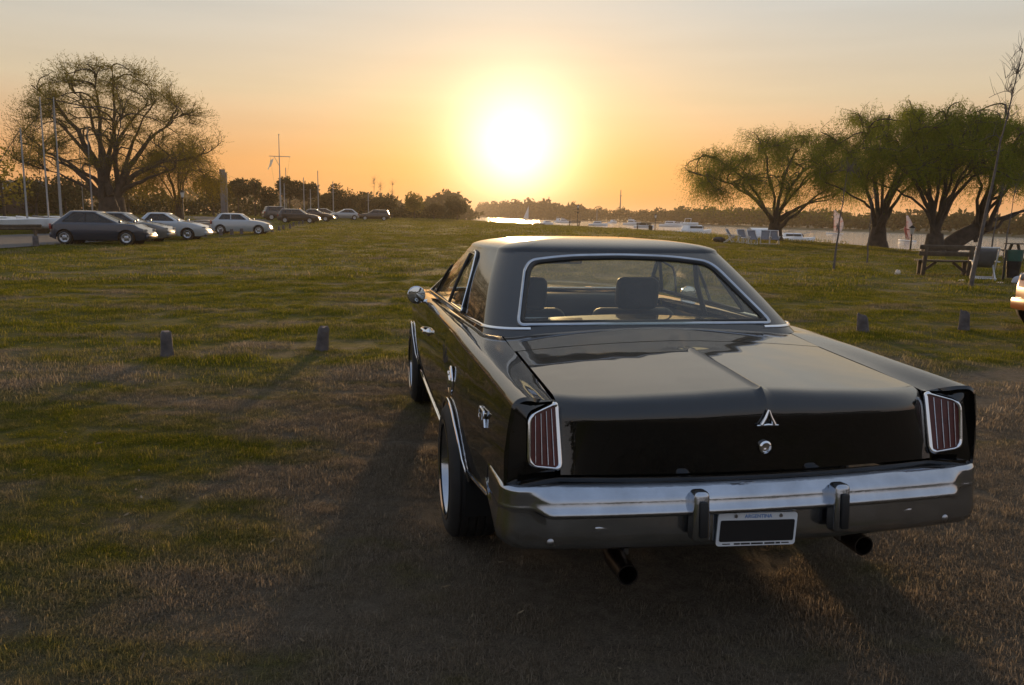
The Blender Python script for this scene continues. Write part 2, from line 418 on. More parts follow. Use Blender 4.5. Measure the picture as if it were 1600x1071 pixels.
xs = axis([(-1700, -300, 140), (-300, -90, 21), (-90, -30, 4), (-30, -9, 1.5), (-9, 8, 0.35), (8, 34, 0.65), (34, 100, 5.5), (100, 260, 32)])
ys = axis([(-220, -20, 25), (-20, 0, 2), (0, 14, 0.35), (14, 60, 0.8), (60, 130, 1.6), (130, 260, 6), (260, 700, 35), (700, 1700, 125)])
GX, GY = np.meshgrid(xs, ys, indexing='ij')
GZ = ground_z(GX, GY)
def grid_faces(a, b):
    i = np.arange(a - 1)[:, None]; j = np.arange(b - 1)[None]
    q = np.stack([i * b + j, (i + 1) * b + j, (i + 1) * b + j + 1, i * b + j + 1], -1); return q.reshape(-1, 4)
lawn = np_mesh('lawn', np.stack([GX, GY, GZ], -1).reshape(-1, 3), grid_faces(*GX.shape), m_lawn, None, 180)
tag(lawn, kind='structure')

# far bank
m_bank = simple('bank_turf', (0.055, 0.055, 0.02), 0.95, var=0.4, scale=0.05)
xs2 = axis([(-110, 60, 10), (60, 130, 3.5), (130, 400, 30), (400, 1700, 130)]); ys2 = axis([(20, 230, 6), (230, 720, 14), (720, 1690, 60)])
BX, BY = np.meshgrid(xs2, ys2, indexing='ij'); sdf = seg_dist(BX, BY, FAR)
BZ = -2.2 + 1.9 * sstep(-6, 3, sdf) + 0.7 * sstep(3, 40, sdf)
tag(np_mesh('far_bank', np.stack([BX, BY, BZ], -1).reshape(-1, 3), grid_faces(*BX.shape), m_bank, None, 180), kind='structure')

# river
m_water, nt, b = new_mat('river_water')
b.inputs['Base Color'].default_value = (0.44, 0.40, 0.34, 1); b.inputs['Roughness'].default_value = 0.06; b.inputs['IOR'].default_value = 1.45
h1 = noise(nt, 0.9, 5, 0.6, 'pos', (0.7, 1.3, 1)); bump(nt, b, h1, 0.16, 1.0)
wx = axis([(-160, 300, 20), (300, 1650, 150)]); wy = axis([(-200, 1650, 40)])
WX, WY = np.meshgrid(wx, wy, indexing='ij')
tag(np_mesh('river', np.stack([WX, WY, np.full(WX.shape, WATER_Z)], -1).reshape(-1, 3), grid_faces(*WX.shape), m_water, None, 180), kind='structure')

# car park road along the left of the lawn
m_road = simple('asphalt', (0.052, 0.05, 0.048), 0.85, var=0.3, scale=1.3, bmp=(60.0, 0.004))
RC = [(-16.5, -40), (-18.6, 20), (-19.0, 34), (-20.2, 56), (-24, 80), (-30, 98), (-44, 116), (-80, 135), (-160, 150)]
ry = np.array(RC, float); P_ = []
for i in range(len(ry) - 1):
    for t in np.linspace(0, 1, 9)[:-1]: P_.append(ry[i] * (1 - t) + ry[i + 1] * t)
P_ = np.array(P_ + [ry[-1]]); T_ = np.gradient(P_, axis=0); T_ /= np.linalg.norm(T_, axis=1)[:, None]; N_ = np.stack([-T_[:, 1], T_[:, 0]], -1)
cols = []
for o_ in np.linspace(0, 8.0, 9):
    q = P_ + N_ * o_; cols.append(np.stack([q[:, 0], q[:, 1], ground_z(q[:, 0], q[:, 1]) + 0.035], -1))
tag(np_mesh('road', np.array(cols).reshape(-1, 3), grid_faces(9, len(P_)), m_road, None, 180), kind='structure')

# evening haze
hz = MB().box((0, 720, 9.6), (3500, 1990, 24.4)).build('haze', None, None, None)
m_hz = bpy.data.materials.new('haze_air'); m_hz.use_nodes = True; nt = m_hz.node_tree; nt.nodes.clear()
o_ = nd(nt, 'ShaderNodeOutputMaterial'); pv = nd(nt, 'ShaderNodeVolumePrincipled')
pv.inputs['Color'].default_value = (0.88, 0.76, 0.60, 1); pv.inputs['Density'].default_value = 0.00036; pv.inputs['Anisotropy'].default_value = 0.4
nt.links.new(pv.outputs[0], o_.inputs['Volume']); hz.data.materials.clear(); hz.data.materials.append(m_hz)
tag(hz, 'thin warm evening haze over lawn and river', 'haze', kind='stuff')

# ------------------------------------------------------------------ grass: one object, blades instanced by geometry nodes from tufts it holds itself
m_grass, nt, b = new_mat('grass_blades'); nt.nodes.remove(b); out = nt.nodes['Material Output']
geo = nd(nt, 'ShaderNodeNewGeometry'); rnd = geo.outputs['Random Per Island']
g_ = ramp(nt, rnd, [(0.0, (0.075, 0.086, 0.008)), (0.5, (0.155, 0.158, 0.014)), (0.85, (0.24, 0.215, 0.03)), (1.0, (0.33, 0.245, 0.07))])
d_ = ramp(nt, rnd, [(0.0, (0.15, 0.12, 0.086)), (0.5, (0.25, 0.205, 0.148)), (0.92, (0.32, 0.265, 0.195)), (1.0, (0.42, 0.35, 0.26))])
c_ = mixc(nt, dry_mask(nt), g_, d_)
df = nd(nt, 'ShaderNodeBsdfDiffuse'); tl = nd(nt, 'ShaderNodeBsdfTranslucent'); nt.links.new(c_, df.inputs[0]); nt.links.new(c_, tl.inputs[0])
mx = nd(nt, 'ShaderNodeMixShader'); mx.inputs[0].default_value = 0.55; nt.links.new(df.outputs[0], mx.inputs[1]); nt.links.new(tl.outputs[0], mx.inputs[2]); nt.links.new(mx.outputs[0], out.inputs[0])

rg = np.random.default_rng(7)
def tuft(nb, rad, hmin, hmax, wid, lean):
    a = rg.uniform(0, 2 * np.pi, nb); r_ = rad * np.sqrt(rg.uniform(0, 1, nb)); bx, by = r_ * np.cos(a), r_ * np.sin(a)
    h = rg.uniform(hmin, hmax, nb); az = rg.uniform(0, 2 * np.pi, nb); ln = h * rg.uniform(0.25, lean, nb); w = wid * rg.uniform(0.6, 1.3, nb)
    ca, sa = np.cos(az), np.sin(az); px, py = -sa * w, ca * w; z0 = np.full(nb, -0.012)
    V = np.stack([np.stack([bx - px, by - py, z0], -1), np.stack([bx + px, by + py, z0], -1),
                  np.stack([bx + ca * ln * .35 - px * .8, by + sa * ln * .35 - py * .8, h * .62], -1), np.stack([bx + ca * ln * .35 + px * .8, by + sa * ln * .35 + py * .8, h * .62], -1),
                  np.stack([bx + ca * ln, by + sa * ln, h], -1)], 1)
    o = np.arange(nb)[:, None, None] * 5
    F = o + np.array([[0, 1, 3], [0, 3, 2], [2, 3, 4]])[None]
    return V.reshape(-1, 3), F.reshape(-1, 3)
KINDS = [tuft(220, .11, .004, .016, .0010, 3.0) for _ in range(3)] + [tuft(140, .20, .010, .030, .0024, 2.0) for _ in range(3)] + [tuft(120, .48, .020, .047, .0062, 1.4) for _ in range(3)] + [tuft(110, 1.3, .04, .085, .018, 1.2) for _ in range(3)]
YAW, CARX, CARY = R(11.08), 0.900, 2.633
_cl = rg.uniform(0, 6.28, (5, 40))
def clump(x, y):
    """patchy growth: sums of waves in many directions at four sizes, 0..1"""
    f = np.zeros_like(x)
    for o, (wl_, am) in enumerate(((3.2, 1.0), (1.4, .9), (.6, .8), (.28, .7))):
        for k in range(7):
            t = _cl[o, k]; kx, ky = math.cos(t) * 6.28 / wl_ * (.8 + .06 * k), math.sin(t) * 6.28 / wl_ * (.8 + .06 * k) * 1.5
            f += am * np.sin(x * kx + y * ky + _cl[o, k + 10]) / 2.6
    return 1 / (1 + np.exp(-f * 1.3))
def scatter(d0, d1, spacing, kind0, half=44):
    n = int((d1 ** 2 - d0 ** 2) * R(half) / spacing ** 2)
    d = np.sqrt(rg.uniform(d0 ** 2, d1 ** 2, n)); a = rg.uniform(-R(half), R(half), n); x, y = d * np.sin(a), d * np.cos(a)
    z = ground_z(x, y); keep = z > -0.2
    dx, dy = x - CARX, y - CARY; cx = dx * math.cos(YAW) + dy * math.sin(YAW); cy = -dx * math.sin(YAW) + dy * math.cos(YAW)
    keep &= ~((np.abs(cx) < .8) & (cy > .7) & (cy < 4.9) & (rg.uniform(0, 1, n) < .6))
    keep &= ~((np.abs(np.abs(cx) - .88) < .14) & ((np.abs(cy - 1.33) < .16) | (np.abs(cy - 4.1) < .16)))
    keep &= ~((x < np.interp(y, [r_[1] for r_ in RC], [r_[0] for r_ in RC]) + .25) & (x > np.interp(y, [r_[1] for r_ in RC], [r_[0] for r_ in RC]) - 8.1) & (y < 112))
    x, y, z = x[keep], y[keep], z[keep]
    f = clump(x, y); kp = f > .09; x, y, z, f = x[kp], y[kp], z[kp], f[kp]
    return np.stack([x, y, z], -1), rg.integers(kind0, kind0 + 3, len(x)), rg.uniform(0.7, 1.2, len(x)) * (.55 + .95 * f)
S = [scatter(1.0, 7.5, .085, 0), scatter(7.0, 20, .20, 3), scatter(19, 62, .50, 6), scatter(60, 200, 1.35, 9)]
for sx_, sy_ in ((-3.67, 8.31), (-2.15, 8.84), (4.94, 11.09), (6.63, 11.56)):      # longer tufts the mower leaves round the stumps
    a = rg.uniform(0, 6.28, 26); r_ = rg.uniform(.07, .24, 26); x, y = sx_ + r_ * np.cos(a), sy_ + r_ * np.sin(a)
    S.append((np.stack([x, y, ground_z(x, y)], -1), rg.integers(3, 6, 26), rg.uniform(.5, .75, 26)))
GP = np.concatenate([s[0] for s in S]); GK = np.concatenate([s[1] for s in S]); GS = np.concatenate([s[2] for s in S])
vv = []; ff = []; vk = []; n_ = 0
for k, (V, F) in enumerate(KINDS): vv.append(V); ff.append(F + n_); vk.append(np.full(len(V), k)); n_ += len(V)
vv.append(GP); vk.append(100 + GK)
allv = np.concatenate(vv)
grass = np_mesh('grass', allv, np.concatenate(ff), m_grass, None, None)
tag(grass, 'short mown grass and dry turf blades covering the lawn', 'grass', kind='stuff')
at_ = grass.data.attributes.new('kind_id', 'INT', 'POINT'); at_.data.foreach_set('value', np.concatenate(vk).astype(np.int32))
scl = np.ones(len(allv), np.float32); scl[-len(GP):] = GS
at_ = grass.data.attributes.new('tuft_scale', 'FLOAT', 'POINT'); at_.data.foreach_set('value', scl)
ng = bpy.data.node_groups.new('grass_scatter', 'GeometryNodeTree')
ng.interface.new_socket('Geometry', in_out='INPUT', socket_type='NodeSocketGeometry'); ng.interface.new_socket('Geometry', in_out='OUTPUT', socket_type='NodeSocketGeometry')
gi = ng.nodes.new('NodeGroupInput'); go = ng.nodes.new('NodeGroupOutput'); jn = ng.nodes.new('GeometryNodeJoinGeometry')
na = ng.nodes.new('GeometryNodeInputNamedAttribute'); na.data_type = 'INT'; na.inputs['Name'].default_value = 'kind_id'
ns = ng.nodes.new('GeometryNodeInputNamedAttribute'); ns.data_type = 'FLOAT'; ns.inputs['Name'].default_value = 'tuft_scale'
def sel(k):
    c = ng.nodes.new('FunctionNodeCompare'); c.data_type = 'INT'; c.operation = 'EQUAL'
    ng.links.new(na.outputs['Attribute'], c.inputs[2]); c.inputs[3].default_value = k
    s_ = ng.nodes.new('GeometryNodeSeparateGeometry'); s_.domain = 'POINT'
    ng.links.new(gi.outputs[0], s_.inputs[0]); ng.links.new(c.outputs[0], s_.inputs[1]); return s_.outputs[0]
for k in range(len(KINDS)):
    mp = ng.nodes.new('GeometryNodeMeshToPoints'); ng.links.new(sel(100 + k), mp.inputs[0])
    ip = ng.nodes.new('GeometryNodeInstanceOnPoints'); ng.links.new(mp.outputs[0], ip.inputs['Points']); ng.links.new(sel(k), ip.inputs['Instance'])
    rv = ng.nodes.new('FunctionNodeRandomValue'); rv.data_type = 'FLOAT_VECTOR'; rv.inputs[0].default_value = (0, 0, 0); rv.inputs[1].default_value = (0.12, 0.12, 6.283)
    ng.links.new(rv.outputs[0], ip.inputs['Rotation']); ng.links.new(ns.outputs['Attribute'], ip.inputs['Scale']); ng.links.new(ip.outputs[0], jn.inputs[0])
ng.links.new(jn.outputs[0], go.inputs[0])
md = grass.modifiers.new('scatter', 'NODES'); md.node_group = ng

# fallen leaves and straw bits lying about the foreground
n_ = 1500; d = np.sqrt(rg.uniform(1.3 ** 2, 13 ** 2, n_)); a = rg.uniform(-.72, .72, n_); x, y = d * np.sin(a), d * np.cos(a)
P_l = np.stack([x, y, ground_z(x, y) + rg.uniform(.006, .02, n_)], -1); D_l = np.stack([np.cos(a * 37), np.sin(a * 37), rg.uniform(-.25, .25, n_)], -1); D_l /= np.linalg.norm(D_l, axis=1)[:, None]
S_l = np.cross(D_l, np.array((0, 0, 1.)) + rg.normal(size=(n_, 3)) * .25); S_l /= np.linalg.norm(S_l, axis=1)[:, None]; L_l = rg.uniform(.015, .05, n_)[:, None]; W_l = rg.uniform(.12, .4, n_)[:, None] * L_l
V_l = np.stack([P_l, P_l + D_l * L_l * .5 + S_l * W_l * .5, P_l + D_l * L_l + (0, 0, .004), P_l + D_l * L_l * .5 - S_l * W_l * .5], 1).reshape(-1, 3)
m_fallen = leaf_mat('fallen_leaf', [(0.1, (0.10, 0.07, 0.04)), (0.6, (0.24, 0.18, 0.11)), (0.9, (0.42, 0.36, 0.26))], .2)
tag(np_mesh('fallen_leaves', V_l, np.arange(n_ * 4).reshape(-1, 4), m_fallen), 'dry leaves and straw bits scattered over the worn grass', 'leaves', kind='stuff')
# ------------------------------------------------------------------ shared car-body surfaces
def body_side(ys_, wr, bz, zr, zb, xin, zin, n_side=14, sh=0.045, nsh=6, ntop=5):
    """one side of a car body (+x): rocker -> flank -> shoulder -> top, one row of points per station"""
    rows = []
    for y in ys_:
        w, t, b_, xi, zi = float(wr(y)), float(zr(y)), float(zb(y)), float(xin(y)), float(zin(y))
        r_ = []
        for k in range(n_side + 1):
            z = b_ + (t - sh - b_) * k / n_side; r_.append((w + float(bz(z, t)), z))
        x0 = r_[-1][0]
        for k in range(1, nsh + 1):
            a = math.pi / 2 * k / nsh; r_.append((x0 - sh * (1 - math.cos(a)), t - sh + sh * math.sin(a)))
        x1, z1 = r_[-1]
        for k in range(1, ntop + 1):
            u = k / ntop; r_.append((x1 + (xi - x1) * u, z1 + (zi - z1) * (u * u * (3 - 2 * u))))
        rows.append([(x, y, z) for x, z in r_])
    return np.array(rows)
def mirror(P): Q = np.array(P, float); Q[..., 0] *= -1; return Q
def arch_stations(a, b, step, arches):
    """station list from a to b with extra stations round each arch (yc, R)"""
    s = set(np.round(np.linspace(a, b, max(2, int((b - a) / step) + 1)), 5))
    for yc, Rr in arches:
        for t in np.linspace(-1, 1, 25):
            y = yc + Rr * math.sin(t * math.pi / 2)
            if a < y < b: s.add(round(y, 5))
        for e in (-1, 1):
            y = yc + e * (Rr + 0.002)
            if a < y < b: s.add(round(y, 5))
    s.add(a); s.add(b)
    l = sorted(s); out = [l[0]]
    for y in l[1:]:
        if y - out[-1] > 0.0015: out.append(y)
    out[-1] = b
    return out
def arch_bottom(y, base, arches):
    z = base
    for yc, zc, Rr in arches:
        if abs(y - yc) < Rr: z = max(z, zc + math.sqrt(max(0, Rr * Rr - (y - yc) ** 2)))
    return z
class Greenhouse:
    """upper body of a car as one closed surface: levels of rounded outlines plus a roof dome, windows cut out of it"""
    def __init__(s, z0, z1, zroof, yr, yf, w, rc=(.13, .15), fc=(.10, .12), bow_r=.05, bow_f=.10, nz=22, nr=34, na=10, nsd=70, nf=24, taper=.03, dome=2.6, bulge=.02):
        s.__dict__.update(locals()); s.P = []
        for i in range(nz + 1): s.P.append(s.outline(i / nz))
        s.P = np.array(s.P)                         # levels x half outline x 3
    def outline(s, t):
        z = s.z0 + (s.z1 - s.z0) * t
        yr = s.yr[0] + (s.yr[1] - s.yr[0]) * t; yf = s.yf[0] + (s.yf[1] - s.yf[0]) * t
        w = s.w[0] + (s.w[1] - s.w[0]) * t + s.bulge * math.sin(math.pi * t) * .6
        rc = s.rc[0] + (s.rc[1] - s.rc[0]) * t; fc = s.fc[0] + (s.fc[1] - s.fc[0]) * t; wf = w - (s.taper if not hasattr(s.taper, '__len__') else s.taper[0] + (s.taper[1] - s.taper[0]) * t)
        pts = []
        br = lambda x: yr + s.bow_r * (x / w) ** 2
        bf = lambda x: yf - s.bow_f * (x / wf) ** 2
        xe = w - rc
        for k in range(s.nr): x = xe * k / s.nr; pts.append((x, br(x)))
        y0 = br(xe); y1 = y0 + rc
        for k in range(s.na):
            a = math.pi / 2 * k / s.na; pts.append((xe + rc * math.sin(a), y0 + rc * (1 - math.cos(a))))
        xf = wf - fc; y3 = bf(xf); y2 = y3 - fc
        for k in range(s.nsd):
            u = k / s.nsd; pts.append((w + (wf - w) * u + s.bulge * math.sin(math.pi * u) * .5, y1 + (y2 - y1) * u))
        for k in range(s.na):
            a = math.pi / 2 * k / s.na; pts.append((xf + fc * math.cos(a), y2 + fc * math.sin(a)))
        for k in range(s.nf + 1): x = xf * (1 - k / s.nf); pts.append((x, bf(x)))
        return [(x, y, z) for x, y in pts]
    def seg(s, j):
        a = s.nr; b = a + s.na; c = b + s.nsd; d = c + s.na
        return 'rear' if j < a else ('crn' if j < b else ('side' if j < c else ('crf' if j < d else 'front')))
    def pt(s, face, a, z, off=0.0, sgn=1):
        """point on the surface: a = x on rear/front, y on the side"""
        t = (z - s.z0) / (s.z1 - s.z0); o = np.array(s.outline(t))
        ia, ib, ic, id_ = s.nr, s.nr + s.na, s.nr + s.na + s.nsd, s.nr + 2 * s.na + s.nsd
        if face == 'rear':
            y = np.interp(abs(a), o[:ib + 1, 0], o[:ib + 1, 1]); return np.array((a, y - off, z + off * .5))
        if face == 'front':
            f = o[ic:][::-1]; y = np.interp(abs(a), f[:, 0], f[:, 1]); return np.array((a, y + off, z + off * .5))
        q = o[ib - s.na:id_]; x = np.interp(a, q[:, 1], q[:, 0]); return np.array((sgn * (x + off), a, z + off * .4))
    def build(s, wins, glass_off=-0.006):
        """wins: {name: (face, polygon)} -> shell MB, {name: MB glass}; side windows are given once and mirrored"""
        shell = MB(); gl = {}
        nz1, m = s.P.shape[:2]
        C = (s.P[:-1, :-1] + s.P[1:, 1:] + s.P[:-1, 1:] + s.P[1:, :-1]) / 4
        cut = np.zeros(C.shape[:2], bool); own = {}
        segs = np.array([s.seg(j) for j in range(m - 1)])
        for n_, (face, poly) in wins.items():
            ok = np.isin(segs, {'rear': ['rear', 'crn'], 'front': ['front', 'crf'], 'side': ['side', 'crn', 'crf']}[face])[None]
            a = C[..., 1] if face == 'side' else C[..., 0]
            ins = in_poly(a, C[..., 2], poly) & ok; own[n_] = ins; cut |= ins
        def quads(mask, P, mb, sg):
            for i, j in zip(*np.nonzero(mask)):
                q = [P[i, j], P[i, j + 1], P[i + 1, j + 1], P[i + 1, j]]
                mb.add([(sg * p[0], p[1], p[2]) for p in q], [(0, 1, 2, 3) if sg < 0 else (3, 2, 1, 0)])
        for sg in (1, -1):
            quads(~cut, s.P, shell, sg)
        for n_, (face, poly) in wins.items():
            mb = MB(); c0 = np.array([0, (s.yr[0] + s.yf[0]) / 2, 0])
            Q = s.P.copy()
            if face == 'side': Q[..., 0] += glass_off
            elif face == 'rear': Q[..., 1] -= glass_off
            else: Q[..., 1] += glass_off
            for sg in ((1,) if face == 'side' else (1, -1)): quads(own[n_], Q, mb, sg)
            gl[n_] = mb
        # roof dome
        top = s.P[-1]; cy = (s.yr[1] + s.yf[1]) / 2; h = s.zroof - s.z1
        qs = [1, .992, .98, .963, .94, .91, .87, .82, .75, .66, .55, .42, .28, .14, 0.0]
        rings = np.array([[(x * q, cy + (y - cy) * q, s.z1 + h * (max(0, 1 - q ** s.dome)) ** (1 / s.dome)) for x, y, z in top] for q in qs])
        shell.grid(rings); shell.grid(mirror(rings), True)
        return shell, gl
    def frame(s, face, poly, rad, off=0.004, sgn=1, n=8, closed=True):
        mb = MB(); mb.tube([s.pt(face, a, z, off, sgn) for a, z in poly], rad, n, closed=closed); return mb
def wheel_parts(parent, c, side, Rt, wid, Rr, m_tyre, m_rim, m_dark, dish=0.05, n=48, spokes=5, groove=True, lite=False):
    """wheel at c (outer-face centre), outward = side*x"""
    w = empty('wheel', c); w.parent = parent
    s_ = side; b_ = 0.03
    prof = [(-wid, Rr), (-wid, Rr + .02), (-wid + .005, Rt - b_), (-wid + b_, Rt - .004)]
    if groove:
        g = 5
        for k in range(g):
            a0 = -wid + b_ + (wid - 2 * b_) * (k + .42) / g; a1 = -wid + b_ + (wid - 2 * b_) * (k + .62) / g
            prof += [(a0 - .003, Rt), (a0, Rt - .008), (a1, Rt - .008), (a1 + .003, Rt)]
    prof += [(-b_, Rt - .004), (-.006, Rt - b_), (0.0, Rt - b_ - .02), (0.0, Rr + .025), (-.008, Rr + .004), (-.012, Rr - .004)]
    MB().lathe([(a * s_, r_) for a, r_ in prof], n, 'x').build('tyre', m_tyre, w, 50)
    rp = [(-.004, Rr - .012), (.002, Rr - .002), (.0, Rr + .008), (-.010, Rr + .004), (-.012, Rr - .016), (-dish * .8, Rr - .03), (-dish, Rr - .045), (-dish - .004, Rr * .52), (-dish + .012, Rr * .34), (-dish + .02, Rr * .27), (-dish + .03, Rr * .24), (-dish + .032, 0.0)]
    rim = MB().lathe([(a * s_, r_) for a, r_ in rp], n, 'x').build('rim', m_rim, w, 35)
    if not lite:
        for k in range(spokes):
            a = 2 * math.pi * (k + .3) / spokes; rr = Rr * .64
            MB().box((s_ * (-dish), rr * math.cos(a), rr * math.sin(a)), (.014, Rr * .30, Rr * .22), rotx(a), bevel=.006).build('slot', m_dark, rim)
        for k in range(5):
            a = 2 * math.pi * k / 5; MB().lathe([(s_ * (-dish + .0), .012), (s_ * (-dish + .028), .012), (s_ * (-dish + .034), .007), (s_ * (-dish + .034), 0)], 8, 'x', (0, Rr * .3 * math.cos(a), Rr * .3 * math.sin(a))).build('wheel_nut', m_rim, rim)
    return w

# ------------------------------------------------------------------ the black coupe
m_black = paint('black_paint', (0.0035, 0.0033, 0.003), 0.35, dust=0.010, gloss=(0.008, 0.03), spec=0.04, ripple=0.004)
m_roofp = paint('black_roof_paint', (0.004, 0.0037, 0.0034), 0.35, dust=0.010, gloss=(0.02, 0.05), spec=0.04, ripple=0.003)
m_chrome = simple('chrome', (0.80, 0.81, 0.83), 0.09, 1.0, var=0.06, scale=5, rvar=0.05)
m_chrome_worn = simple('worn_chrome', (0.43, 0.46, 0.51), 0.13, 1.0, var=0.14, scale=7, rvar=0.08, bmp=(14.0, 0.0012))
m_steel = simple('dull_steel', (0.42, 0.42, 0.43), 0.33, 1.0, var=0.15)
m_rubber = simple('tyre_rubber', (0.014, 0.013, 0.012), 0.75, var=0.35, scale=16)
m_seal = simple('black_seal', (0.01, 0.01, 0.01), 0.55)
m_dark = simple('dark_void', (0.006, 0.006, 0.006), 0.9)
m_pipe = simple('exhaust_steel', (0.06, 0.052, 0.048), 0.42, 1.0, var=0.4, scale=20, rvar=.1)
m_vinyl = simple('black_vinyl', (0.022, 0.021, 0.021), 0.55, var=0.25, scale=30, bmp=(90, .002))
m_cloth = simple('dash_vinyl', (0.03, 0.027, 0.024), 0.6, var=0.2)
m_red = simple('red_lens', (0.085, 0.009, 0.006), 0.35, var=0.25, scale=40)
m_white = simple('white_plate', (0.72, 0.74, 0.76), 0.45, var=0.08)
m_plateblk = simple('plate_black', (0.012, 0.011, 0.011), 0.5, var=0.1)
m_blue = simple('plate_blue', (0.12, 0.25, 0.55), 0.5, var=0.1)
m_amber = simple('clear_lens', (0.5, 0.48, 0.44), 0.15, var=0.1, coat=0.5)
m_glass_r = glass('rear_glass', (0.80, 0.84, 0.78), 0.05)
m_glass = glass('car_glass', (0.86, 0.89, 0.82), 0.03)
m_glass_f = glass('windscreen_glass', (0.90, 0.92, 0.84), 0.15, veil=True)
m_mirror = simple('mirror_glass', (0.75, 0.8, 0.82), 0.03, 1.0, var=0.03)

car = empty('coupe', (CARX, CARY, 0), YAW)
tag(car, 'large black vintage two-door coupe with chrome bumper parked on the dry grass', 'car')
RW_Y, FW_Y, RT = 1.28, 4.10, 0.325
ARCH = [(RW_Y + .02, .318, .341), (FW_Y, .318, .345)]
A2 = [(a, c) for a, _, c in ARCH]
wr = lambda y: spl(y, [.10, .5, 1.33, 2.0, 2.8, 3.4, 4.1, 4.7, 5.02], [.868, .884, .917, .922, .922, .918, .905, .875, .845])
zr = lambda y: spl(y, [.10, 1.0, 1.5, 2.0, 3.0, 3.5, 4.3, 5.02], [.940, .974, .988, .985, .970, .957, .925, .880])
def bz(z, t):
    return np.interp(z, [.20, .28, .36, .46, .6, .74, .86, .95, 1.0], [-.06, -.030, .004, .030, .044, .045, .031, .012, 0.0])
def zb(y):
    base = float(np.interp(y, [.10, .36, .93, .97, 3.7, 3.74, 4.46, 4.5, 5.02], [.52, .50, .42, .245, .245, .27, .27, .36, .40]))
    return arch_bottom(y, base, ARCH)
xin = lambda y: float(np.interp(y, [.1, .95, 1.2, 3.4, 3.55, 5.0], [.728, .728, .735, .735, .735, .66]))
zc = lambda y: spl(y, [.04, .3, .9, 1.3, 1.6, 3.3, 3.5, 4.2, 5.02], [.940, .958, .998, 1.028, 1.03, .995, .985, .965, .90])
def deck_z(x, y): return zc(y) - .030 * (np.abs(x) / .72) ** 2 - .008 * (np.abs(x) / .72)
zin = lambda y: float(deck_z(.728, y)) if (y < 1.2 or y > 3.45) else float(np.interp(y, [1.2, 1.5, 3.3, 3.45], [deck_z(.728, 1.2), .985, .955, deck_z(.728, 3.45)]))
for nm, a, b_ in (('quarter_panel', .125, 2.278), ('door', 2.286, 3.44), ('front_fender', 3.448, 5.0)):
    st = arch_stations(a, b_, .045, A2)
    P = body_side(st, wr, bz, zr, zb, xin, zin)
    P[..., 1] += .078 * sstep(.865, .735, P[..., 0]) * sstep(.60, .125, P[..., 1])      # tail edge runs forward towards the lid
    for sg in (-1, 1):
        mb = MB(); mb.grid(mirror(P) if sg < 0 else P)
        o = mb.build(nm, m_black, car, 50)
        if nm == 'door':
            y = 2.60; x = sg * (float(wr(y)) + .036); hd = MB()
            hd.tube([(x - sg * .01, y - .10, .812), (x + sg * .026, y - .085, .815), (x + sg * .034, y - .02, .818), (x + sg * .030, y + .06, .815), (x - sg * .005, y + .10, .812)], [.010, .014, .015, .013, .009], 8)
            hd.lathe([(sg * .0, .026), (sg * .012, .024), (sg * .02, .016), (sg * .021, 0)], 16, 'x', (x - sg * .004, y - .09, .812))
            hd.build('door_handle', m_chrome, o)
# arch lips, sill mouldings
for sg in (-1, 1):
    for (yc, zc_, Rr), nm in zip(ARCH, ('rear', 'front')):
        path = []; rr = Rr + .004
        if nm == 'rear':
            for y in np.linspace(.42, .93, 7): path.append((sg * (float(wr(y)) + float(bz(zb(y), 1)) + .004), y, zb(y) + .004))
        a0, a1 = (-.16, math.pi + .10) if nm == 'front' else (0.14, math.pi + .22)
        ang = np.linspace(math.pi - a0 if nm == 'rear' else a1, -.22 if nm == 'rear' else a0, 34)
        for t in ang:
            y, z = yc + rr * math.cos(t), zc_ + rr * math.sin(t)
            path.append((sg * (float(wr(y)) + float(bz(z, 1)) + .004 + .006 * max(0, math.sin(t))), y, z))
        MB().tube(path, .0062, 8).build('wheel_arch_trim', m_chrome, car)
    p = [(sg * (float(wr(y)) + float(bz(.345, 1)) + .004), y, .345) for y in np.linspace(RW_Y + .42, FW_Y - .41, 16)]
    MB().tube(p, .010, 8).build('sill_moulding', m_chrome, car)
    # inner wheel housings
    for yc, zc_, Rr in ARCH:
        n = 20; ring = []
        for x in (sg * .93, sg * .62):
            ring.append([(x, yc + (Rr + .012) * math.cos(t), zc_ + (Rr + .012) * math.sin(t)) for t in np.linspace(-.35, math.pi + .35, n)])
        mb = MB(); mb.grid(ring); mb.add([(sg * .62, yc, zc_)] + list(ring[1]), [(0, k, k + 1) for k in range(1, n)]); mb.build('wheel_housing', m_dark, car)
# underside
MB().box((0, 2.75, .30), (1.40, 4.2, .06), bevel=.02).box((0, .75, .40), (.8, .5, .14), bevel=.05).build('floor_pan', m_dark, car)
# trunk lid: top, rolled edge and rear face in one sheet
def face_y(x, z):
    u = abs(x) / .72; le = max(0, (z - .66) / .25); un = .020 * (.90 - z) / .24
    if u <= 1: return .046 + .05 * u ** 2 + .10 * u ** 7 * le + un
    v = min(1, (abs(x) - .72) / .15); i = .096 + .10 * le; o = .078 + .05 * max(0, (z - .66) / .28)
    return i + (o - i) * v + un
def spine(x, y):
    return (.006 * max(0, 1 - abs(x) / .013) + .007 * max(0, 1 - abs(x) / .24)) * float(sstep(.80, .70, y))
xs_l = np.array(sorted(set(np.round(np.concatenate([np.linspace(-.716, .716, 49), [-.034, -.022, -.011, -.005, .005, .011, .022, .034]]), 4))))
rows = []
y_end = lambda x: face_y(x, .88) + .075
for u in np.linspace(0, 1, 30):
    r_ = []
    for x in xs_l:
        y = .905 + (y_end(x) - .905) * u; r_.append((x, y, float(deck_z(x, y)) + spine(x, y)))
    rows.append(r_)
top_last = rows[-1]
